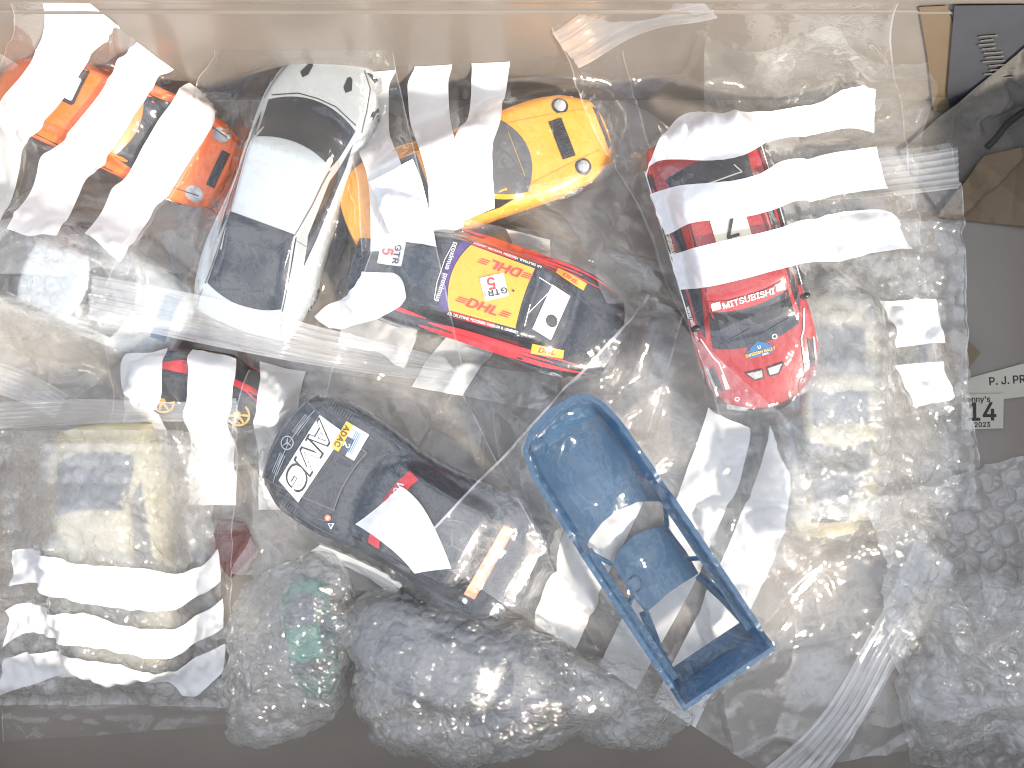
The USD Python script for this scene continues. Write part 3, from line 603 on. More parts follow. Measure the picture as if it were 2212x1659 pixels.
# ---- left middle: a car on its side with gold wheels, in a striped bag
carJ = Car('toy_racing_car', 'black and red toy racing car on its side with gold spoked wheels', (462, 826), 10, .03, .075, .036, 'dark', **spec(zr=.030), rimmat='gold', roll=-1.25, lift=.004, group=None, wheel_s=(.24, .76), wheel_r=.0085)
for k in (-1, 1): carJ.patch('red_flank', carJ.rect(.5, k * .013, .066, .005), 'dhlr')
carJ.place()
bag('plastic_bag', 'zip bag with upright white stripes over the gold wheeled car', [(240, 735), (720, 790), (640, 1150), (250, 1130)], .03,
    stripes=[([(278, 762), (262, 850), (268, 1090)], [(360, 752), (357, 850), (362, 1090)]), ([(412, 756), (408, 850), (410, 1090)], [(511, 775), (505, 850), (510, 1090)]), ([(566, 780), (558, 850), (562, 1100)], [(665, 800), (655, 850), (640, 1100)])],
    seed=33)
bag('plastic_bag', 'empty looking clear bag with a slanting zip at the left edge', [(-70, 650), (420, 650), (160, 900), (-70, 800)], .04, zips=[([(-70, 765), (60, 805), (152, 855)], [(-70, 830), (50, 870), (120, 905)], (.12,))], seed=34, mat='film2', seams=False, rag=.002)

# ---- orange car
co = Car('orange_model_car', 'small bright orange model car under thick white stripes', (245, 258), 25, .04, .122, .052, 'orange', **spec(w=[(0, .84), (.06, .95), (.2, 1.0), (.5, .98), (.78, 1.0), (.93, .93), (1, .78)], g=[(0, 0), (.04, .2), (.2, 1), (.6, 1), (.74, 0), (1, 0)], zr=.037), lift=.012)
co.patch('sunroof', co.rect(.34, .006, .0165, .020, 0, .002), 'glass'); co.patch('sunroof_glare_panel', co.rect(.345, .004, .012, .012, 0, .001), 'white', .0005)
co.patch('windscreen', co.strip(.735, .021, .63, .018, .005, .004), 'glass')
co.line([(.74, -.021), (.95, -.017)], 'dark'); co.line([(.74, .021), (.95, .017)], 'dark'); co.line([(.2, -.024), (.6, -.0245)], 'dark')
for k in (-1, 1): co.patch('headlight', co.rect(.93, k * .017, .008, .008, 0, .0039), 'lamp')
co.patch('grille', co.rect(.975, 0, .004, .02), 'dark'); co.place()
bag('plastic_bag', 'clear bag with three thick white stripes over the orange car', [(100, -70), (482, 236), (272, 596), (-130, 440)], .055,
    stripes=[([(150, -20), (65, 145), (-40, 300), (-90, 420)], [(275, 55), (171, 178), (78, 305), (4, 500)]), ([(302, 85), (225, 196), (135, 313), (7, 520)], [(382, 140), (284, 265), (215, 382), (124, 512)]), ([(418, 172), (327, 291), (255, 418), (185, 505)], [(476, 250), (396, 371), (330, 480), (262, 570)])],
    seed=35)

# ---- yellow car
cy = Car('yellow_model_car', 'yellow model sports car with round headlights and black bonnet vent', (1030, 372), -21, .05, .140, .053, 'yellow', **spec(w=[(0, .78), (.06, .92), (.2, 1.02), (.5, .93), (.78, .97), (.92, .90), (1, .66)], g=[(0, 0), (.08, .1), (.34, 1), (.5, 1), (.66, 0), (1, 0)], zr=.037, kn=.009), lift=.02)
cy.patch('windscreen', cy.strip(.645, .0195, .50, .0165, .008, .005), 'grey'); cy.patch('rear_window', cy.strip(.32, .0155, .15, .018), 'glass')
for k in (-1, 1):
    cy.patch('side_window', cy.poly([(.27, k * .0175), (.5, k * .0180), (.59, k * .0205), (.53, k * .0218), (.30, k * .0212)]), 'glass')
    h = cy.patch('headlight_bezel', affinity.translate(Point(0, 0).buffer(.0043), cy.X(.868), k * .0165), 'dark'); g_ = trimesh.creation.icosphere(3, .0031); g_.apply_scale([1, 1, .55]); g_.apply_translation([cy.X(.868), k * .0165, float(cy.H(cy.X(.868), k * .0165)) + .0006]); obj('headlight_lens', g_, M['lamp'], h, smooth=True)
cy.patch('bonnet_vent', cy.rect(.83, 0, .0072, .0205), 'dark'); 
for k in range(11):
    yb = (k - 5) * .00185; b = bbox(cy.X(.83), yb, float(cy.H(cy.X(.83), yb)) + .0005, .0066, .0006, .0005); obj('vent_slat', b, M['dark'], cy.t, smooth=False)
for k in (-1, 1): cy.slats(.22, k * .0205, .013, .006, 6, 0, 'yellow', .0004, 'louvre')
cy.line([(.655, -.012), (.655, .012)], 'gold', .0003); cy.line([(.66, -.0165), (.95, -.011)], 'gold', .0003); cy.line([(.66, .0165), (.95, .011)], 'gold', .0003)
cy.patch('front_bumper', cy.strip(.985, .012, .999, .010, .0, .0), 'dark'); cy.place()
bag('plastic_bag', 'clear bag with white stripes wrapped round the yellow car', [(760, 150), (1345, 118), (1405, 330), (790, 640)], .055,
    stripes=[([(768, 160), (780, 300), (800, 420), (802, 585)], [(856, 152), (850, 300), (880, 400), (872, 545)]), ([(897, 140), (890, 260), (925, 400), (915, 530)], [(978, 133), (975, 260), (1000, 380), (1002, 490)]), ([(1018, 130), (1015, 260), (983, 330), (1000, 480)], [(1102, 126), (1085, 260), (1063, 330), (1070, 450)])],
    seed=36)

# ---- dark racing car with yellow roof
back = bag('plastic_bag', 'clear bag round the black and yellow racing car', [(840, 430), (1500, 600), (1400, 930), (700, 800)], .03, stripes=[([(730, 745), (800, 755), (870, 800)], [(780, 560), (880, 560), (940, 600)]), ([(860, 900), (910, 800), (990, 700)], [(960, 915), (1010, 840), (1090, 720)]), ([(1085, 485), (1120, 560), (1120, 600)], [(1190, 500), (1190, 560), (1190, 600)])], seed=37, seams=False, film_name='back_film')
cd = Car('racing_model_car', 'black racing model car with yellow roof numbered 5 and red flame stripes', (1056, 634), 18, .055, .140, .057, 'black', **spec(w=[(0, .86), (.06, .95), (.2, 1.02), (.5, .93), (.78, 1.0), (.92, .92), (1, .72)], g=[(0, 0), (.10, 0), (.37, 1), (.63, 1), (.82, 0), (1, 0)], zr=.037, wg=[(0, .8), (.4, .80), (.6, .78), (1, .7)], wr=[(0, .6), (.37, .62), (.63, .64), (.82, .62), (1, .6)], kn=.009), lift=.022, roll=-.10)
cd.patch('roof_panel', cd.strip(.395, .0170, .632, .0155, -.0045, -.001), 'dhly')
cd.patch('windscreen', cd.strip(.800, .0165, .640, .0150, .006, -.001), 'glass')
cd.patch('windscreen_white_panel', cd.rect(.735, -.001, .0105, .0245, -6), 'white', .0005); cd.patch('windscreen_black_disc', affinity.translate(Point(0, 0).buffer(.0031), cd.X(.745), -.005), 'dark', .0007)
for p in ([(.655, .012), (.71, .011)], [(.66, -.006), (.71, .009)], [(.66, -.013), (.655, -.002)]): cd.line(p, 'white', .0004, .0006, 'wiper_line')
cd.patch('rear_window', cd.strip(.365, .0165, .185, .0175, -.004, -.006), 'glass'); cd.line([(.335, -.0145), (.325, -.006), (.325, .006), (.335, .0145)], 'white', .0004, .0006)
cd.patch('sun_strip', cd.strip(.363, .0175, .393, .0175, -.0045, -.0045), 'purple', .0005)
for yy in (.0085, -.0078): cd.text('proximus', .0021, .372 - 5 * abs(yy) * .7, yy, -90, 'white', .0009, stretch=1.15)
def dhl(c, s, y, ang, h, col, lines=True, st=1.35):
    c.text('DHL', h, s, y, ang, col, .0008, stretch=st, shear=.35)
    if lines:
        a = math.radians(ang)
        for k in (-1, 1):
            for j in range(3):
                ox, oy = k * h * 2.55 + (j - 1) * h * .12, (j - 1.0) * h * .24 - k * 0
                x, yl = c.X(s) + ox * math.cos(a) - oy * math.sin(a), y + ox * math.sin(a) + oy * math.cos(a)
                c.patch('logo_line', affinity.translate(affinity.rotate(sbox(-h * .55, -h * .06, h * .55, h * .06), ang, origin=(0, 0)), x, yl), col, .0007)
dhl(cd, .505, -.0105, 0, .0043, 'dhlr'); dhl(cd, .535, .0108, 180, .0043, 'dhlr')
cd.patch('number_panel', cd.rect(.518, .0005, .0118, .0118, 32, .0006), 'white', .0006)
cd.text('5', .0056, .505, .0016, 210, 'dhlr', .0010); cd.text('GTR', .0028, .535, -.0014, 210, 'ink', .0010, stretch=1.25); cd.text('2', .0016, .497, -.0044, 210, 'dhlr', .0010); cd.text('FIA GT CHAMPIONSHIP', .0007, .492, .0050, 210, 'grey', .0010, bold=False)
cd.patch('roof_hole', affinity.translate(Point(0, 0).buffer(.0006), cd.X(.585), .0016), 'ink', .0008)
for k, an in ((-1, 0), (1, 180)):
    cd.patch('name_band', cd.poly([(.40, k * .0172), (.56, k * .0165), (.56, k * .0186), (.40, k * .0196)]), 'dhlr', .0006)
    for s, tx in zip((.43, .49, .55, .615), (('J.D. DELETRAZ', 'A. PICCINI', 'M. FASSLER', 'S. LEMERET') if k < 0 else ('S. LEMERET', 'M. FASSLER', 'A. PICCINI', 'J.D. DELETRAZ'))): cd.text(tx, .0011, s, k * (.0184 - (s - .43) * .006), an + 2 * -k, 'white', .0010)
    ribbons(cd, 'dhlr', [[(.33, k * .0242, .0005), (.48, k * .0235, .0026), (.66, k * .0225, .0018), (.88, k * .0205, .0003)], [(.30, k * .0268, .0006), (.52, k * .0266, .0028), (.74, k * .0262, .0020), (.93, k * .0225, .0003)], [(.42, k * .0252, .0004), (.60, k * .0245, .0018), (.80, k * .0235, .0003)], [(.12, k * .0215, .0004), (.2, k * .0225, .002), (.32, k * .0228, .0003)], [(.05, k * .012, .0004), (.1, k * .014, .0016), (.15, k * .0165, .0003)]])
    cd.patch('side_window', cd.poly([(.37, k * .0192), (.6, k * .0178), (.70, k * .019), (.66, k * .0208), (.40, k * .0215)]), 'glass')
    cd.patch('wing_sticker', cd.rect(.765, k * .0195, .0165, .0042, -k * 10), 'dhly', .0006); dhl(cd, .765, k * .0195, -k * 10, .0022, 'dhlr', False, 1.5)
cd.patch('number_panel', cd.rect(.13, .003, .0125, .0125, 8, .0006), 'white', .0006); cd.text('GTR', .0030, .15, .003, -82, 'ink', .0010, stretch=1.2); cd.text('5', .0052, .115, .003, -82, 'dhlr', .0010)
cd.place()
bag('front', '', [(840, 430), (1500, 600), (1400, 930), (720, 800)], .06, parent=back.t, seed=38, seams=True)
bag('plastic_bag', 'wad of clear crumpled plastic between the yellow and the red car', [(1170, 390), (1420, 330), (1500, 690), (1330, 640)], .045, seed=39, slack=1.09, seams=False, mat='film2', fine=(.0012, .014), fine2=(.0004, .005), aniso=3.5, ang=-.5, noise=.004, rag=.003)

# ---- silver coupe
cs = Car('silver_model_car', 'silver model coupe with dark glass and two bonnet vents', (622, 400), -70, .055, .152, .0575, 'silver', **spec(w=[(0, .86), (.06, .96), (.2, 1.03), (.45, .95), (.78, 1.0), (.9, .95), (1, .66)], g=[(0, 0), (.06, 0), (.34, .96), (.56, 1), (.75, 0), (1, 0)], wg=[(0, .75), (.1, .72), (.35, .76), (.6, .80), (1, .8)], wr=[(0, .55), (.1, .6), (.35, .58), (.58, .66), (.75, .70), (1, .7)], zr=.038, kn=.013), lift=.022)
cs.patch('windscreen', cs.strip(.742, .0232, .590, .0205, .0075, .0055), 'glass'); cs.patch('rear_window', cs.strip(.345, .0165, .105, .0195, 0, -.005), 'glass')
cs.line([(.760, -.0225), (.795, -.010), (.80, 0), (.795, .010), (.760, .0225)], 'dark', .0005)
for k in (-1, 1):
    cs.patch('side_window', cs.poly([(.26, k * .0228), (.36, k * .0205), (.55, k * .0215), (.70, k * .0245), (.62, k * .0252), (.36, k * .0240)]), 'glass')
    cs.patch('bonnet_vent', affinity.rotate(cs.poly([(.852, k * .0115), (.868, k * .0095), (.905, k * .0092), (.912, k * .0105), (.905, k * .0118), (.868, k * .0138)]), 0), 'dark')
    hl = cs.patch('headlight', cs.poly([(.895, k * .0255), (.945, k * .0155), (.965, k * .0165), (.955, k * .0235), (.915, k * .0268)]), 'lamp'); cs.patch('headlight_shadow', cs.poly([(.93, k * .0215), (.95, k * .0165), (.957, k * .0185), (.945, k * .0225)]), 'dark', .0006, hl)
    cs.line([(.745, k * .0262), (.82, k * .0245), (.90, k * .0215), (.955, k * .0150)], 'grey', .0004, name='bonnet_gap'); cs.line([(.34, k * .0168), (.45, k * .0190), (.58, k * .0207)], 'grey', .0004, name='roof_gap')
    cs.line([(.33, k * .0175), (.325, k * .0222)], 'grey', .0003); cs.line([(.08, k * .021), (.02, k * .0225)], 'grey', .0003); cs.line([(.10, k * .0205), (.34, k * .0175)], 'dark', .0004)
    cs.patch('tail_light', cs.poly([(.045, k * .0215), (.105, k * .0245), (.095, k * .0262), (.03, k * .0245)]), 'lamp')
cs.place()
bag('plastic_bag', 'clear bag with a broad ribbed zip lip around the silver coupe', [(470, 110), (850, 110), (1010, 835), (195, 690)], .06,
    zips=[([(203, 596), (450, 642), (690, 706), (960, 772)], [(195, 690), (450, 745), (690, 790), (1010, 832)], (.5, .62, .92))], stripes=[([(800, 395), (830, 470), (850, 520)], [(895, 350), (930, 440), (965, 540)]), ([(690, 690), (760, 640), (790, 590)], [(720, 725), (880, 640), (850, 590)])], seed=40)

# ---- black car with white lettering
ca = Car('black_model_car', 'black model car with large white bonnet lettering and red windscreen band', (866, 1098), 210, .055, .146, .064, 'black', **spec(w=[(0, .86), (.06, .95), (.2, 1.02), (.45, .92), (.78, 1.04), (.92, 1.02), (1, .84)], zb=[(0, .020), (.1, .024), (.3, .0245), (.6, .0235), (.8, .022), (.93, .0185), (1, .0145)], g=[(0, 0), (.12, 0), (.26, .9), (.46, 1), (.66, 0), (1, 0)], zr=.037, kn=.010, wr=[(0, .6), (.35, .60), (.56, .64), (.75, .72), (1, .7)]), lift=.02)
hd = ca.strip(.695, .0165, .975, .0225, .002, .003); ca.patch('bonnet', hd.buffer(-.001).buffer(.001), 'black', .0012); ca.patch('bonnet_edge', hd.exterior.buffer(.0004), 'grey', .0013)
base = Polygon([(ca.X(.795), -.0195), (ca.X(.905), -.0205), (ca.X(.915), .0185), (ca.X(.815), .0225)]); ca.patch('lettering_panel', base, 'white', .0015)
for tx, y in (('A', -.0120), ('M', .0), ('G', .0120)): ca.text(tx, .0115, .862, y, 90, 'ink', .0018, stretch=1.15, shear=.25); ca.text(tx, .0100, .862, y, 90, 'white', .0020, bold=False, stretch=1.2, shear=.25)
ca.line([(.93, -.021), (.945, -.010), (.95, 0), (.945, .010), (.93, .021)], 'rim', .0004, .0016); emblem_star(ca, .955, 0, .0036, 'rim', 90, .0006, .0018)
for k in (-1, 1):
    for j in range(4): ca.line([(.938 + j * .007, k * .006), (.930 + j * .007, k * .017)], 'rim', .00035, .0017, 'grille_bar')
    for j in range(9): ca.line([(.80 + j * .0105, k * .0262), (.803 + j * .0105, k * .0292)], 'grey', .0004, .0006, 'vent_slit')
    ca.line([(.70, k * .0235), (.76, k * .0255), (.82, k * .0238), (.92, k * .0245)], 'grey', .0004); ca.patch('side_window', ca.poly([(.24, k * .0205), (.46, k * .0205), (.60, k * .0235), (.54, k * .0250), (.28, k * .0242)]), 'glass')
ca.patch('windscreen', ca.strip(.665, .0225, .505, .0195, .005, .004), 'glass'); ca.patch('sun_strip', ca.strip(.535, .0205, .492, .0195, .004, .004), 'dhlr', .0005); ca.text('vodafone', .0044, .514 + .02, -.001, 90, 'white', .0010, stretch=.95)
st_ = ca.patch('bonnet_sticker', ca.rect(.765, -.0175, .0135, .0150, 0, .0005), 'white', .0017); ca.patch('sticker_band', ca.rect(.796, -.0175, .0042, .0150), 'yellows', .0019); ca.patch('sticker_band', ca.rect(.767, -.0145, .0040, .0090), 'navy', .0019)
ca.text('ADAC', .0028, .796, -.0175, 90, 'ink', .0022, stretch=1.1); ca.text('2', .0034, .767, -.0150, 90, 'white', .0022)
for j in range(4): ca.line([(.745 + j * .006, -.0235), (.738 + j * .006, -.0120)], 'bluep', .0004, .0022, 'sticker_line')
ca.patch('round_badge', affinity.translate(Point(0, 0).buffer(.0016), ca.X(.70), .0215), 'orangep', .0009); ca.text('m', .0014, .70, .0215, 90, 'white', .0014); ca.patch('triangle_badge', affinity.translate(Polygon([(-.0014, -.0018), (.0016, 0), (-.0014, .0018)]), ca.X(.68), .0240), 'white', .0009); ca.patch('triangle_badge', affinity.translate(Polygon([(-.0009, -.0011), (.0009, 0), (-.0009, .0011)]), ca.X(.68), .0240), 'bluep', .0011)
emblem_star(ca, .285, 0, .0125, 'grey', 90, .0005); ca.patch('rear_band', ca.rect(.145, 0, .006, .040), 'orangep', .0005); ca.text('sonax', .0042, .145, 0, 90, 'dhlr', .0009); ca.patch('rear_window', ca.strip(.24, .0175, .17, .019), 'glass')
ca.place()
bag('plastic_bag', 'clear bag with folded white stripes over the black car', [(540, 800), (990, 830), (1290, 1400), (430, 1200)], .058,
    stripes=[([(866, 1050), (920, 1105), (975, 1225)], [(770, 1130), (845, 1180), (900, 1232)]), ([(700, 1172), (800, 1218), (880, 1250)], [(668, 1196), (770, 1250), (850, 1282)])], seed=41)

# ---- red rally car
cr = Car('red_rally_car', 'red model rally car with a white roof number 7 and mesh bonnet vents', (1588, 580), 73, .06, .142, .058, 'red', **spec(w=[(0, .86), (.06, .95), (.2, 1.0), (.5, .96), (.78, 1.02), (.92, .96), (1, .72)], g=[(0, 0), (.10, 0), (.27, 1), (.56, 1), (.745, 0), (1, 0)], zr=.039, kn=.009, z0=.004), lift=.028, roll=.16, pitch=.03)
ws = cr.strip(.745, .0215, .585, .0185, .0045, .003); cr.patch('windscreen', ws, 'glass'); cr.patch('sun_strip', cr.strip(.618, .0192, .583, .0185, .0033, .003), 'red', .0006)
cr.text('MITSUBISHI', .0028, .612, 0, 90, 'white', .0010, stretch=1.05)
for k in (-1, 1): cr.patch('logo_panel', cr.rect(.606, k * .0155, .0035, .0042), 'white', .0008); emblem_diamonds(cr, .606, k * .0155, .0018, 180, 'dhlr')
cr.line([(.742, -.018), (.715, -.002)], 'dark', .0005, .0008, 'wiper'); cr.line([(.745, .002), (.72, .017)], 'dark', .0005, .0008, 'wiper')
cr.patch('rear_window', cr.strip(.26, .0175, .135, .0205, -.001, -.003), 'glass'); cr.line([(.20, .014), (.205, -.006)], 'cream', .0007, .0006, 'roll_bar'); cr.line([(.20, .014), (.165, .012)], 'cream', .0007, .0006, 'roll_bar')
cr.patch('logo_panel', cr.rect(.265, .012, .003, .0042), 'white', .0008); emblem_diamonds(cr, .265, .012, .0016, 0, 'dhlr')
cr.patch('roof_number_panel', cr.rect(.370, .001, .021, .0165), 'cream', .0005); cr.text('7', .0085, .372, .001, -90, 'ink', .0009); cr.line([(.30, -.0165), (.55, -.0182)], 'dark', .0005, .0006); cr.line([(.30, .0165), (.55, .0182)], 'dark', .0005, .0006)
for k in (-1, 1):
    cr.patch('side_window', cr.poly([(.25, k * .0205), (.55, k * .0202), (.71, k * .0235), (.64, k * .0252), (.29, k * .0246)]), 'glass')
    cr.line([(.70, k * .0258), (.775, k * .0225), (.80, k * .0205), (.90, k * .0190)], 'white', .0006, .0006, 'white_stripe'); cr.line([(.845, k * .0205), (.90, k * .0202)], 'white', .0010, .0006, 'white_stripe')
    cr.patch('headlight', cr.poly([(.955, k * .0215), (.99, k * .0120), (.998, k * .0135), (.975, k * .0225)]), 'lamp'); cr.patch('wing_vent', cr.poly([(.80, k * .0235), (.905, k * .0218), (.895, k * .0245), (.82, k * .0262)]), 'dark', .0004); cr.patch('wing_stripe', cr.poly([(.80, k * .0264), (.905, k * .0246), (.91, k * .0256), (.81, k * .0275)]), 'lamp', .0004)
    mv = cr.patch('bonnet_vent', cr.poly([(.865, k * .0012), (.895, k * .0014), (.895, k * .0060), (.862, k * .0095)]), 'mesh', .0005); cr.patch('vent_frame', cr.poly([(.865, k * .0012), (.895, k * .0014), (.895, k * .0060), (.862, k * .0095)]).exterior.buffer(.0003), 'dark', .0007, mv)
    cr.patch('bonnet_pin', affinity.translate(Point(0, 0).buffer(.0012).difference(Point(0, 0).buffer(.0008)), cr.X(.945), k * .0165), 'white', .0007)
    cr.line([(.10, k * .0268), (.30, k * .0276), (.62, k * .0274)], 'dark', .0022, .0004, 'flank_stripe'); cr.line([(.08, k * .0284), (.62, k * .0284)], 'white', .0005, .0006, 'white_stripe')
cr.text('cataloup telecom', .0022, .40, -.0268, 0, 'cream', .0009); cr.text('www.ralliart.com', .0016, .64, -.0272, 0, 'white', .0009)
pl = unary_union([sbox(cr.X(.80) - .0018, -.0060, cr.X(.80) + .0022, .0060), Polygon([(cr.X(.80) - .0018, -.0036), (cr.X(.80) - .0038, 0), (cr.X(.80) - .0018, .0036)]).buffer(.0012)]); cr.patch('rally_plate', pl, 'bluep', .0006)
cr.text('SWEDISH RALLY', .0014, .803, 0, 90, 'yellows', .0010, stretch=.95); cr.text('U', .0016, .785, 0, 90, 'white', .0010); cr.text('2004', .0009, .814, .002, 90, 'white', .0010); cr.patch('round_badge', affinity.translate(Point(0, 0).buffer(.0013).difference(Point(0, 0).buffer(.0008)), cr.X(.765), .0085), 'white', .0006)
cr.patch('grille', cr.strip(.985, .0125, .997, .0115, .004, .004), 'dark', .0005); cr.text('PIAA', .0015, 1.0, 0, 90, 'white', .0010); cr.mirrors(.66, .0270, .027, 'dark'); cr.place()
bag('plastic_bag', 'large clear bag with three wavy white stripes across the red rally car', [(1190, 62), (1906, -75), (2036, 894), (1560, 935)], .062,
    stripes=[([(1404, 372), (1478, 269), (1600, 259), (1721, 231), (1843, 178), (1897, 190)], [(1396, 400), (1438, 356), (1580, 344), (1721, 303), (1818, 279), (1890, 284)]),
             ([(1398, 437), (1478, 405), (1600, 388), (1721, 352), (1895, 316)], [(1418, 520), (1519, 482), (1600, 470), (1721, 441), (1916, 409)]),
             ([(1430, 556), (1600, 514), (1802, 461), (1895, 452), (1938, 480)], [(1462, 629), (1600, 607), (1762, 562), (1883, 542), (1968, 530)])],
    zips=[([(1192, 66), (1290, 36), (1390, 8), (1490, -18)], [(1250, 150), (1350, 112), (1450, 78), (1545, 48)], (.35, .8))], seed=42, rag=.0008)

# ---- blue upturned shell
back = bag('plastic_bag', 'clear bag with white stripes showing through the blue upturned shell', [(2062, 1228), (1400, 640), (900, 1180), (1742, 1725)], .035,
    stripes=[([(1258, 1030), (1200, 1210), (1150, 1366)], [(1420, 1010), (1336, 1200), (1239, 1415)]), ([(1525, 880), (1445, 1110), (1286, 1450)], [(1612, 930), (1560, 1120), (1368, 1497)]), ([(1660, 920), (1583, 1151), (1400, 1530)], [(1700, 1010), (1692, 1140), (1500, 1570)])], seed=43, film_name='back_film')
def shell():
    c = at(1421, 1233, .05); a = math.radians(-56.2); k = mpp(.055) * 1.055
    pts = np.array([(1500, 1250), (1426, 1237), (1380, 1100), (1560, 1420), (1300, 1050)]); w = np.array([at(x, y, .02)[:2] for x, y in pts])
    lift = np.percentile(gsample(w[:, 0], w[:, 1]), 60) + .001
    T = np.eye(4); T[:3, :3] = rotm(a, 0, 0); T[:3, 3] = [c[0], c[1], lift]
    t = thing('car_shell', 'blue plastic car body shell lying upside down in a striped bag', 'model car shell', T)
    S = lambda u, v: (u * k, -v * k)                                     # shell pixels: u towards the square tail, v to the right of it
    out = Polygon([S(*p) for p in [(-398, -60), (-402, 0), (-390, 55), (-360, 96), (-300, 112), (-150, 117), (100, 118), (288, 118), (288, -118), (100, -118), (-150, -117), (-300, -113), (-352, -104), (-385, -85)]]).buffer(.0015).buffer(-.0015)
    zr, zb, zf = .033, .021, .0022; th = .0026
    # skirt: from the belt (lower, narrower) up to the rim
    n = 240; o = np.array([out.exterior.interpolate(d, normalized=True).coords[0] for d in np.linspace(0, 1, n, endpoint=False)])
    def inset(d): return np.array([out.buffer(-d).exterior.interpolate(out.buffer(-d).exterior.project(Point(p))).coords[0] for p in o])
    i1, i2 = inset(th), inset(th + .0028); o2 = inset(.0015)
    notch = np.zeros(n)
    for u0, u1 in ((-150, -110), (235, 262)):
        uu = o[:, 0] / k; notch += np.where((uu > u0) & (uu < u1) & (np.abs(o[:, 1] / k) > 90), .006, 0)
    up = zr - gaussian_filter(notch, .6)
    Z = lambda xy, z: np.column_stack([xy, np.broadcast_to(z, len(xy))])
    R = np.array([Z(o2, zb - .004), Z(o, (zb + zr) / 2), Z(o, up), Z(i1, up), Z(i1, (zb + zr) / 2), Z(i2, zb + .001), Z(i2 * .995, zb - .0045)])
    R = R.transpose(0, 1, 2); sk = gridmesh(R, True); obj('skirt', sk, M['blue'], t, smooth=30)
    def plate(name, poly, zfun, thick=.0014, cell=.004):
        poly = Polygon([S(*p) for p in poly]).intersection(out.buffer(-th * .5)); V, F, q = [], [], 0
        x0, y0, x1, y1 = poly.bounds
        for i in range(int((x1 - x0) / cell) + 1):
            for j in range(int((y1 - y0) / cell) + 1):
                g = poly.intersection(sbox(x0 + i * cell, y0 + j * cell, x0 + (i + 1) * cell, y0 + (j + 1) * cell))
                for pp in getattr(g, 'geoms', [g]):
                    if pp.geom_type == 'Polygon' and pp.area > 1e-9:
                        v, f = trimesh.creation.triangulate_polygon(pp, engine='earcut'); V.append(v); F.append(f + q); q += len(v)
        m = tm(np.vstack(V), np.vstack(F)) if False else None
        V = np.vstack(V); F = np.vstack(F); z = zfun(V[:, 0] / k, -V[:, 1] / k)
        top = facing_up(tm(np.column_stack([V, z]), F)); top.merge_vertices()
        bot = tm(top.vertices - [0, 0, thick], top.faces[:, ::-1]); e = top.edges_sorted; uq, ct = np.unique(e, axis=0, return_counts=True); be = uq[ct == 1]
        nv = len(top.vertices); side = np.concatenate([np.stack([be[:, 0], be[:, 1], be[:, 1] + nv], 1), np.stack([be[:, 0], be[:, 1] + nv, be[:, 0] + nv], 1)])
        m = tm(np.vstack([top.vertices, bot.vertices]), np.vstack([top.faces, bot.faces + nv, side]))
        stamp((np.vstack([top.triangles_center, top.vertices])) @ T[:3, :3].T + T[:3, 3] + [0, 0, .001]); return obj(name, m, M['blue'], t, smooth=25)
    plate('bonnet', [(-405, -120), (-405, 120), (-88, 112), (-108, 86), (-124, 40), (-126, 0), (-118, -50), (-95, -88), (-60, -112)], lambda u, v: zb - .004 + .000002 * 0 * u - .0016 * np.cos(np.clip(v / 118, -1, 1) * PI / 2) - .003 * np.clip((u + 230) / 120, 0, 1) + .011 * np.clip((-335 - u) / 26, 0, 1) ** .7)
    plate('roof', [(-32, -76), (-46, -40), (-52, 0), (-44, 44), (-25, 74), (60, 76), (106, 72), (99, 0), (97, -76), (40, -80)], lambda u, v: zf + .0022 + .0024 * (np.abs(v) / 76) ** 2)
    plate('tail_panel', [(227, -112), (227, 112), (292, 120), (292, -120)], lambda u, v: zb - .005 + .00001 * v * 0)
    for v in (-1, 1):
        plate('door_ledge', [(-100, v * 89), (-100, v * 118), (235, v * 118), (235, v * 89)], lambda u, v: zb + .004 + 0 * u)
        P3 = lambda u, w, z: np.array([u * k, -w * k, z])
        for name, pp in (('front_pillar', [(-95, v * 102, zb - .004), (-62, v * 90, zb - .010), (-30, v * 76, zf + .004)]), ('middle_pillar', [(62, v * 102, zb - .004), (60, v * 90, zb - .009), (58, v * 76, zf + .004)]), ('rear_pillar', [(232, v * 100, zb - .004), (165, v * 90, zb - .009), (100, v * 74, zf + .004)])):
            obj(name, tube([P3(*p) for p in pp], .0013 if name != 'rear_pillar' else .0026, 8), M['blue'], t, smooth=40)
    for u, v, r in ((-275, -68, .0048), (-345, 62, .0036), (40, 55, .0042)):
        an = trimesh.creation.annulus(r - .0003, r, .0004, sections=40); zz = {-275: zb - .0058, -345: zb - .0045, 40: zf + .0036}[u]; an.apply_translation([u * k, -v * k, zz + .0004]); obj('moulding_ring', an, M['blue'], t, smooth=False)
    bo = trimesh.creation.cylinder(.0045, .012); bo.apply_translation([-345 * k, -62 * k, zb]); obj('screw_boss', bo, M['blue'], t, smooth=30)
    # the rim and panels carry the front film
    q = np.stack([np.array([i1, o, (i1 + o) / 2])[..., 0].ravel(), np.array([i1, o, (i1 + o) / 2])[..., 1].ravel(), np.tile(up, 3)], 1) @ T[:3, :3].T + T[:3, 3]
    stamp(q)
    inner = np.array([out.exterior.interpolate(d, normalized=True).coords[0] for d in np.linspace(0, 1, 900)]); q = np.column_stack([inner, np.full(900, zr)]) @ T[:3, :3].T + T[:3, 3]; stamp(q)
shell()
bag('front', '', [(2062, 1228), (1400, 640), (900, 1180), (1742, 1725)], .055, parent=back.t, zips=[([(2055, 1222), (1950, 1400), (1860, 1560), (1742, 1722)], [(1975, 1160), (1880, 1360), (1790, 1520), (1650, 1660)], (.62, .7))], seed=44)

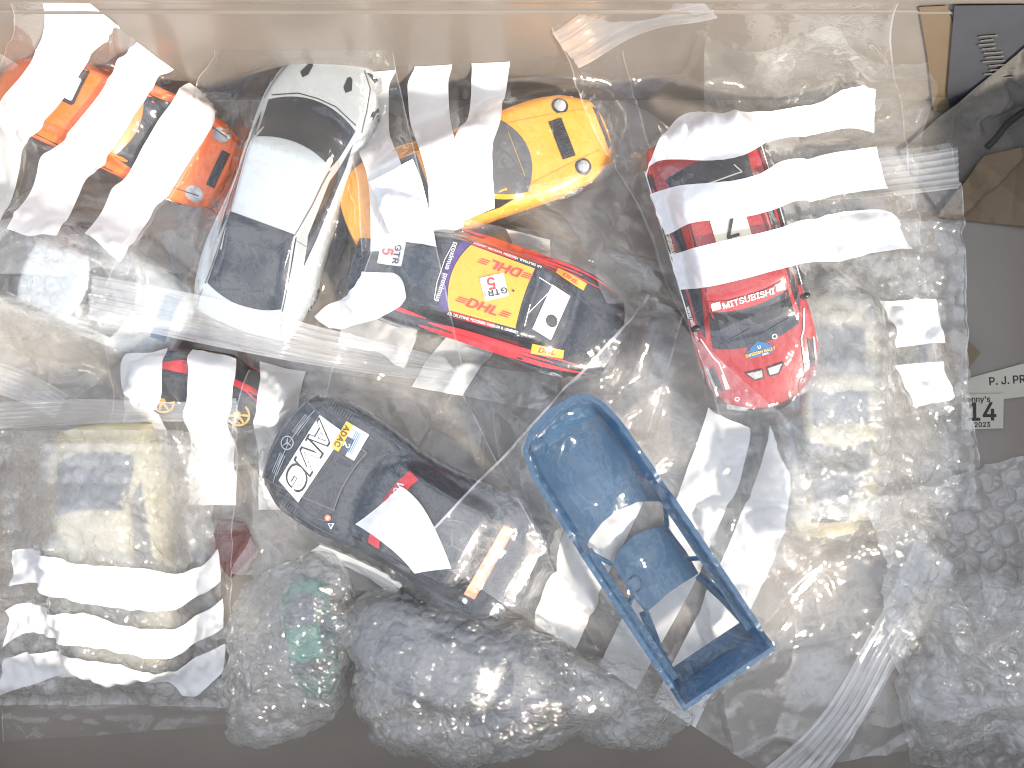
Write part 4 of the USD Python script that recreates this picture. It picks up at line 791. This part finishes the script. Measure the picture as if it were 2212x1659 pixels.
# ---- lower left: wrapped cream car in a striped bag
ci = Car('wrapped_car', 'cream model car with dark windows blurred under bubble film at the lower left', (235, 1190), 85, .03, .13, .056, 'creamcar', **spec(), group=None, lift=.006)
plain_windows(ci); ci.place()
bubble_sheet('bubble_wrap', 'inner bubble film hugging the cream car at the lower left', [(20, 960), (430, 960), (480, 1480), (20, 1480)], .04, seed=27)
bubble_sheet('bubble_wrap', 'bubble film around the cream car inside the lower left striped bag', [(-60, 930), (440, 930), (500, 1520), (-60, 1520)], .045, seed=24, h=.0020)
bag('plastic_bag', 'zip bag with three wavy white stripes at the lower left', [(-60, 880), (520, 895), (492, 1560), (10, 1600)], .055,
    stripes=[([(30, 1195), (60, 1183), (180, 1216), (300, 1225), (380, 1240), (430, 1225), (472, 1183)], [(28, 1265), (60, 1260), (120, 1283), (220, 1308), (360, 1318), (430, 1290), (478, 1256)]),
             ([(20, 1312), (60, 1302), (110, 1322), (185, 1326), (260, 1350), (370, 1357), (430, 1330), (481, 1290)], [(14, 1395), (60, 1368), (110, 1382), (200, 1395), (360, 1418), (420, 1395), (484, 1354)]),
             ([(10, 1425), (60, 1408), (140, 1412), (260, 1432), (370, 1450), (430, 1420), (486, 1388)], [(2, 1502), (60, 1478), (140, 1464), (260, 1480), (370, 1483), (412, 1502), (484, 1450)])],
    zips=[([(-60, 872), (200, 862), (380, 868), (512, 860)], [(-60, 930), (200, 915), (380, 910), (522, 915)], (.9,))], seed=45)

# ---- loose bubble wrapped bundles at the bottom
cg = Car('wrapped_car', 'dark green model car showing through an open bubble bundle', (668, 1385), 82, .03, .060, .026, 'green', **spec(zr=.027, zb=[(0, .012), (.2, .016), (.6, .016), (1, .010)]), group=None, lift=.006, wheel_r=.006)
plain_windows(cg); cg.place()
lump('bubble_wrapped_bundle', 'bubble wrapped bundle with a dark green car inside', [(505, 1310), (560, 1235), (620, 1195), (720, 1205), (772, 1310), (768, 1440), (742, 1520), (640, 1568), (512, 1592), (488, 1520), (498, 1400)], .003, .043, 61, cat='bubble wrap')
cc = Car('wrapped_car', 'grey model car barely visible inside the long bubble bundle', (985, 1450), 22, .03, .105, .045, 'grey', **spec(zr=.030), group=None, lift=.008)
plain_windows(cc); cc.place()
lump('bubble_wrapped_bundle', 'long oval bubble wrapped bundle at the bottom centre', [(738, 1345), (770, 1300), (850, 1275), (960, 1285), (1080, 1318), (1200, 1372), (1290, 1445), (1330, 1480), (1280, 1535), (1160, 1592), (1035, 1636), (900, 1612), (805, 1565), (768, 1505), (778, 1425)], .003, .050, 62, cat='bubble wrap')
lump('bubble_wrapped_bundle', 'loose tail end of bubble film under the blue shell bag', [(1230, 1430), (1330, 1440), (1420, 1490), (1500, 1545), (1440, 1590), (1330, 1600), (1250, 1570), (1215, 1500)], .002, .026, 63, cat='bubble wrap')
bubble_sheet('bubble_wrap', 'loose sheet of large bubble film at the lower right', [(1870, 1080), (2290, 960), (2290, 1680), (1960, 1640)], .02, seed=25, pitch=.0135, h=.0026, slack=1.10, crush=.5)
lump('bubble_wrapped_bundle', 'rounded bubble wrapped bundle at the lower right edge', [(1955, 1480), (1985, 1400), (2010, 1290), (2060, 1300), (2110, 1225), (2190, 1250), (2290, 1230), (2300, 1560), (2230, 1640), (2130, 1590), (2050, 1630), (1975, 1545)], .004, .030, 64, pitch=.0125, bh=.0024, rough=.009, cat='bubble wrap')
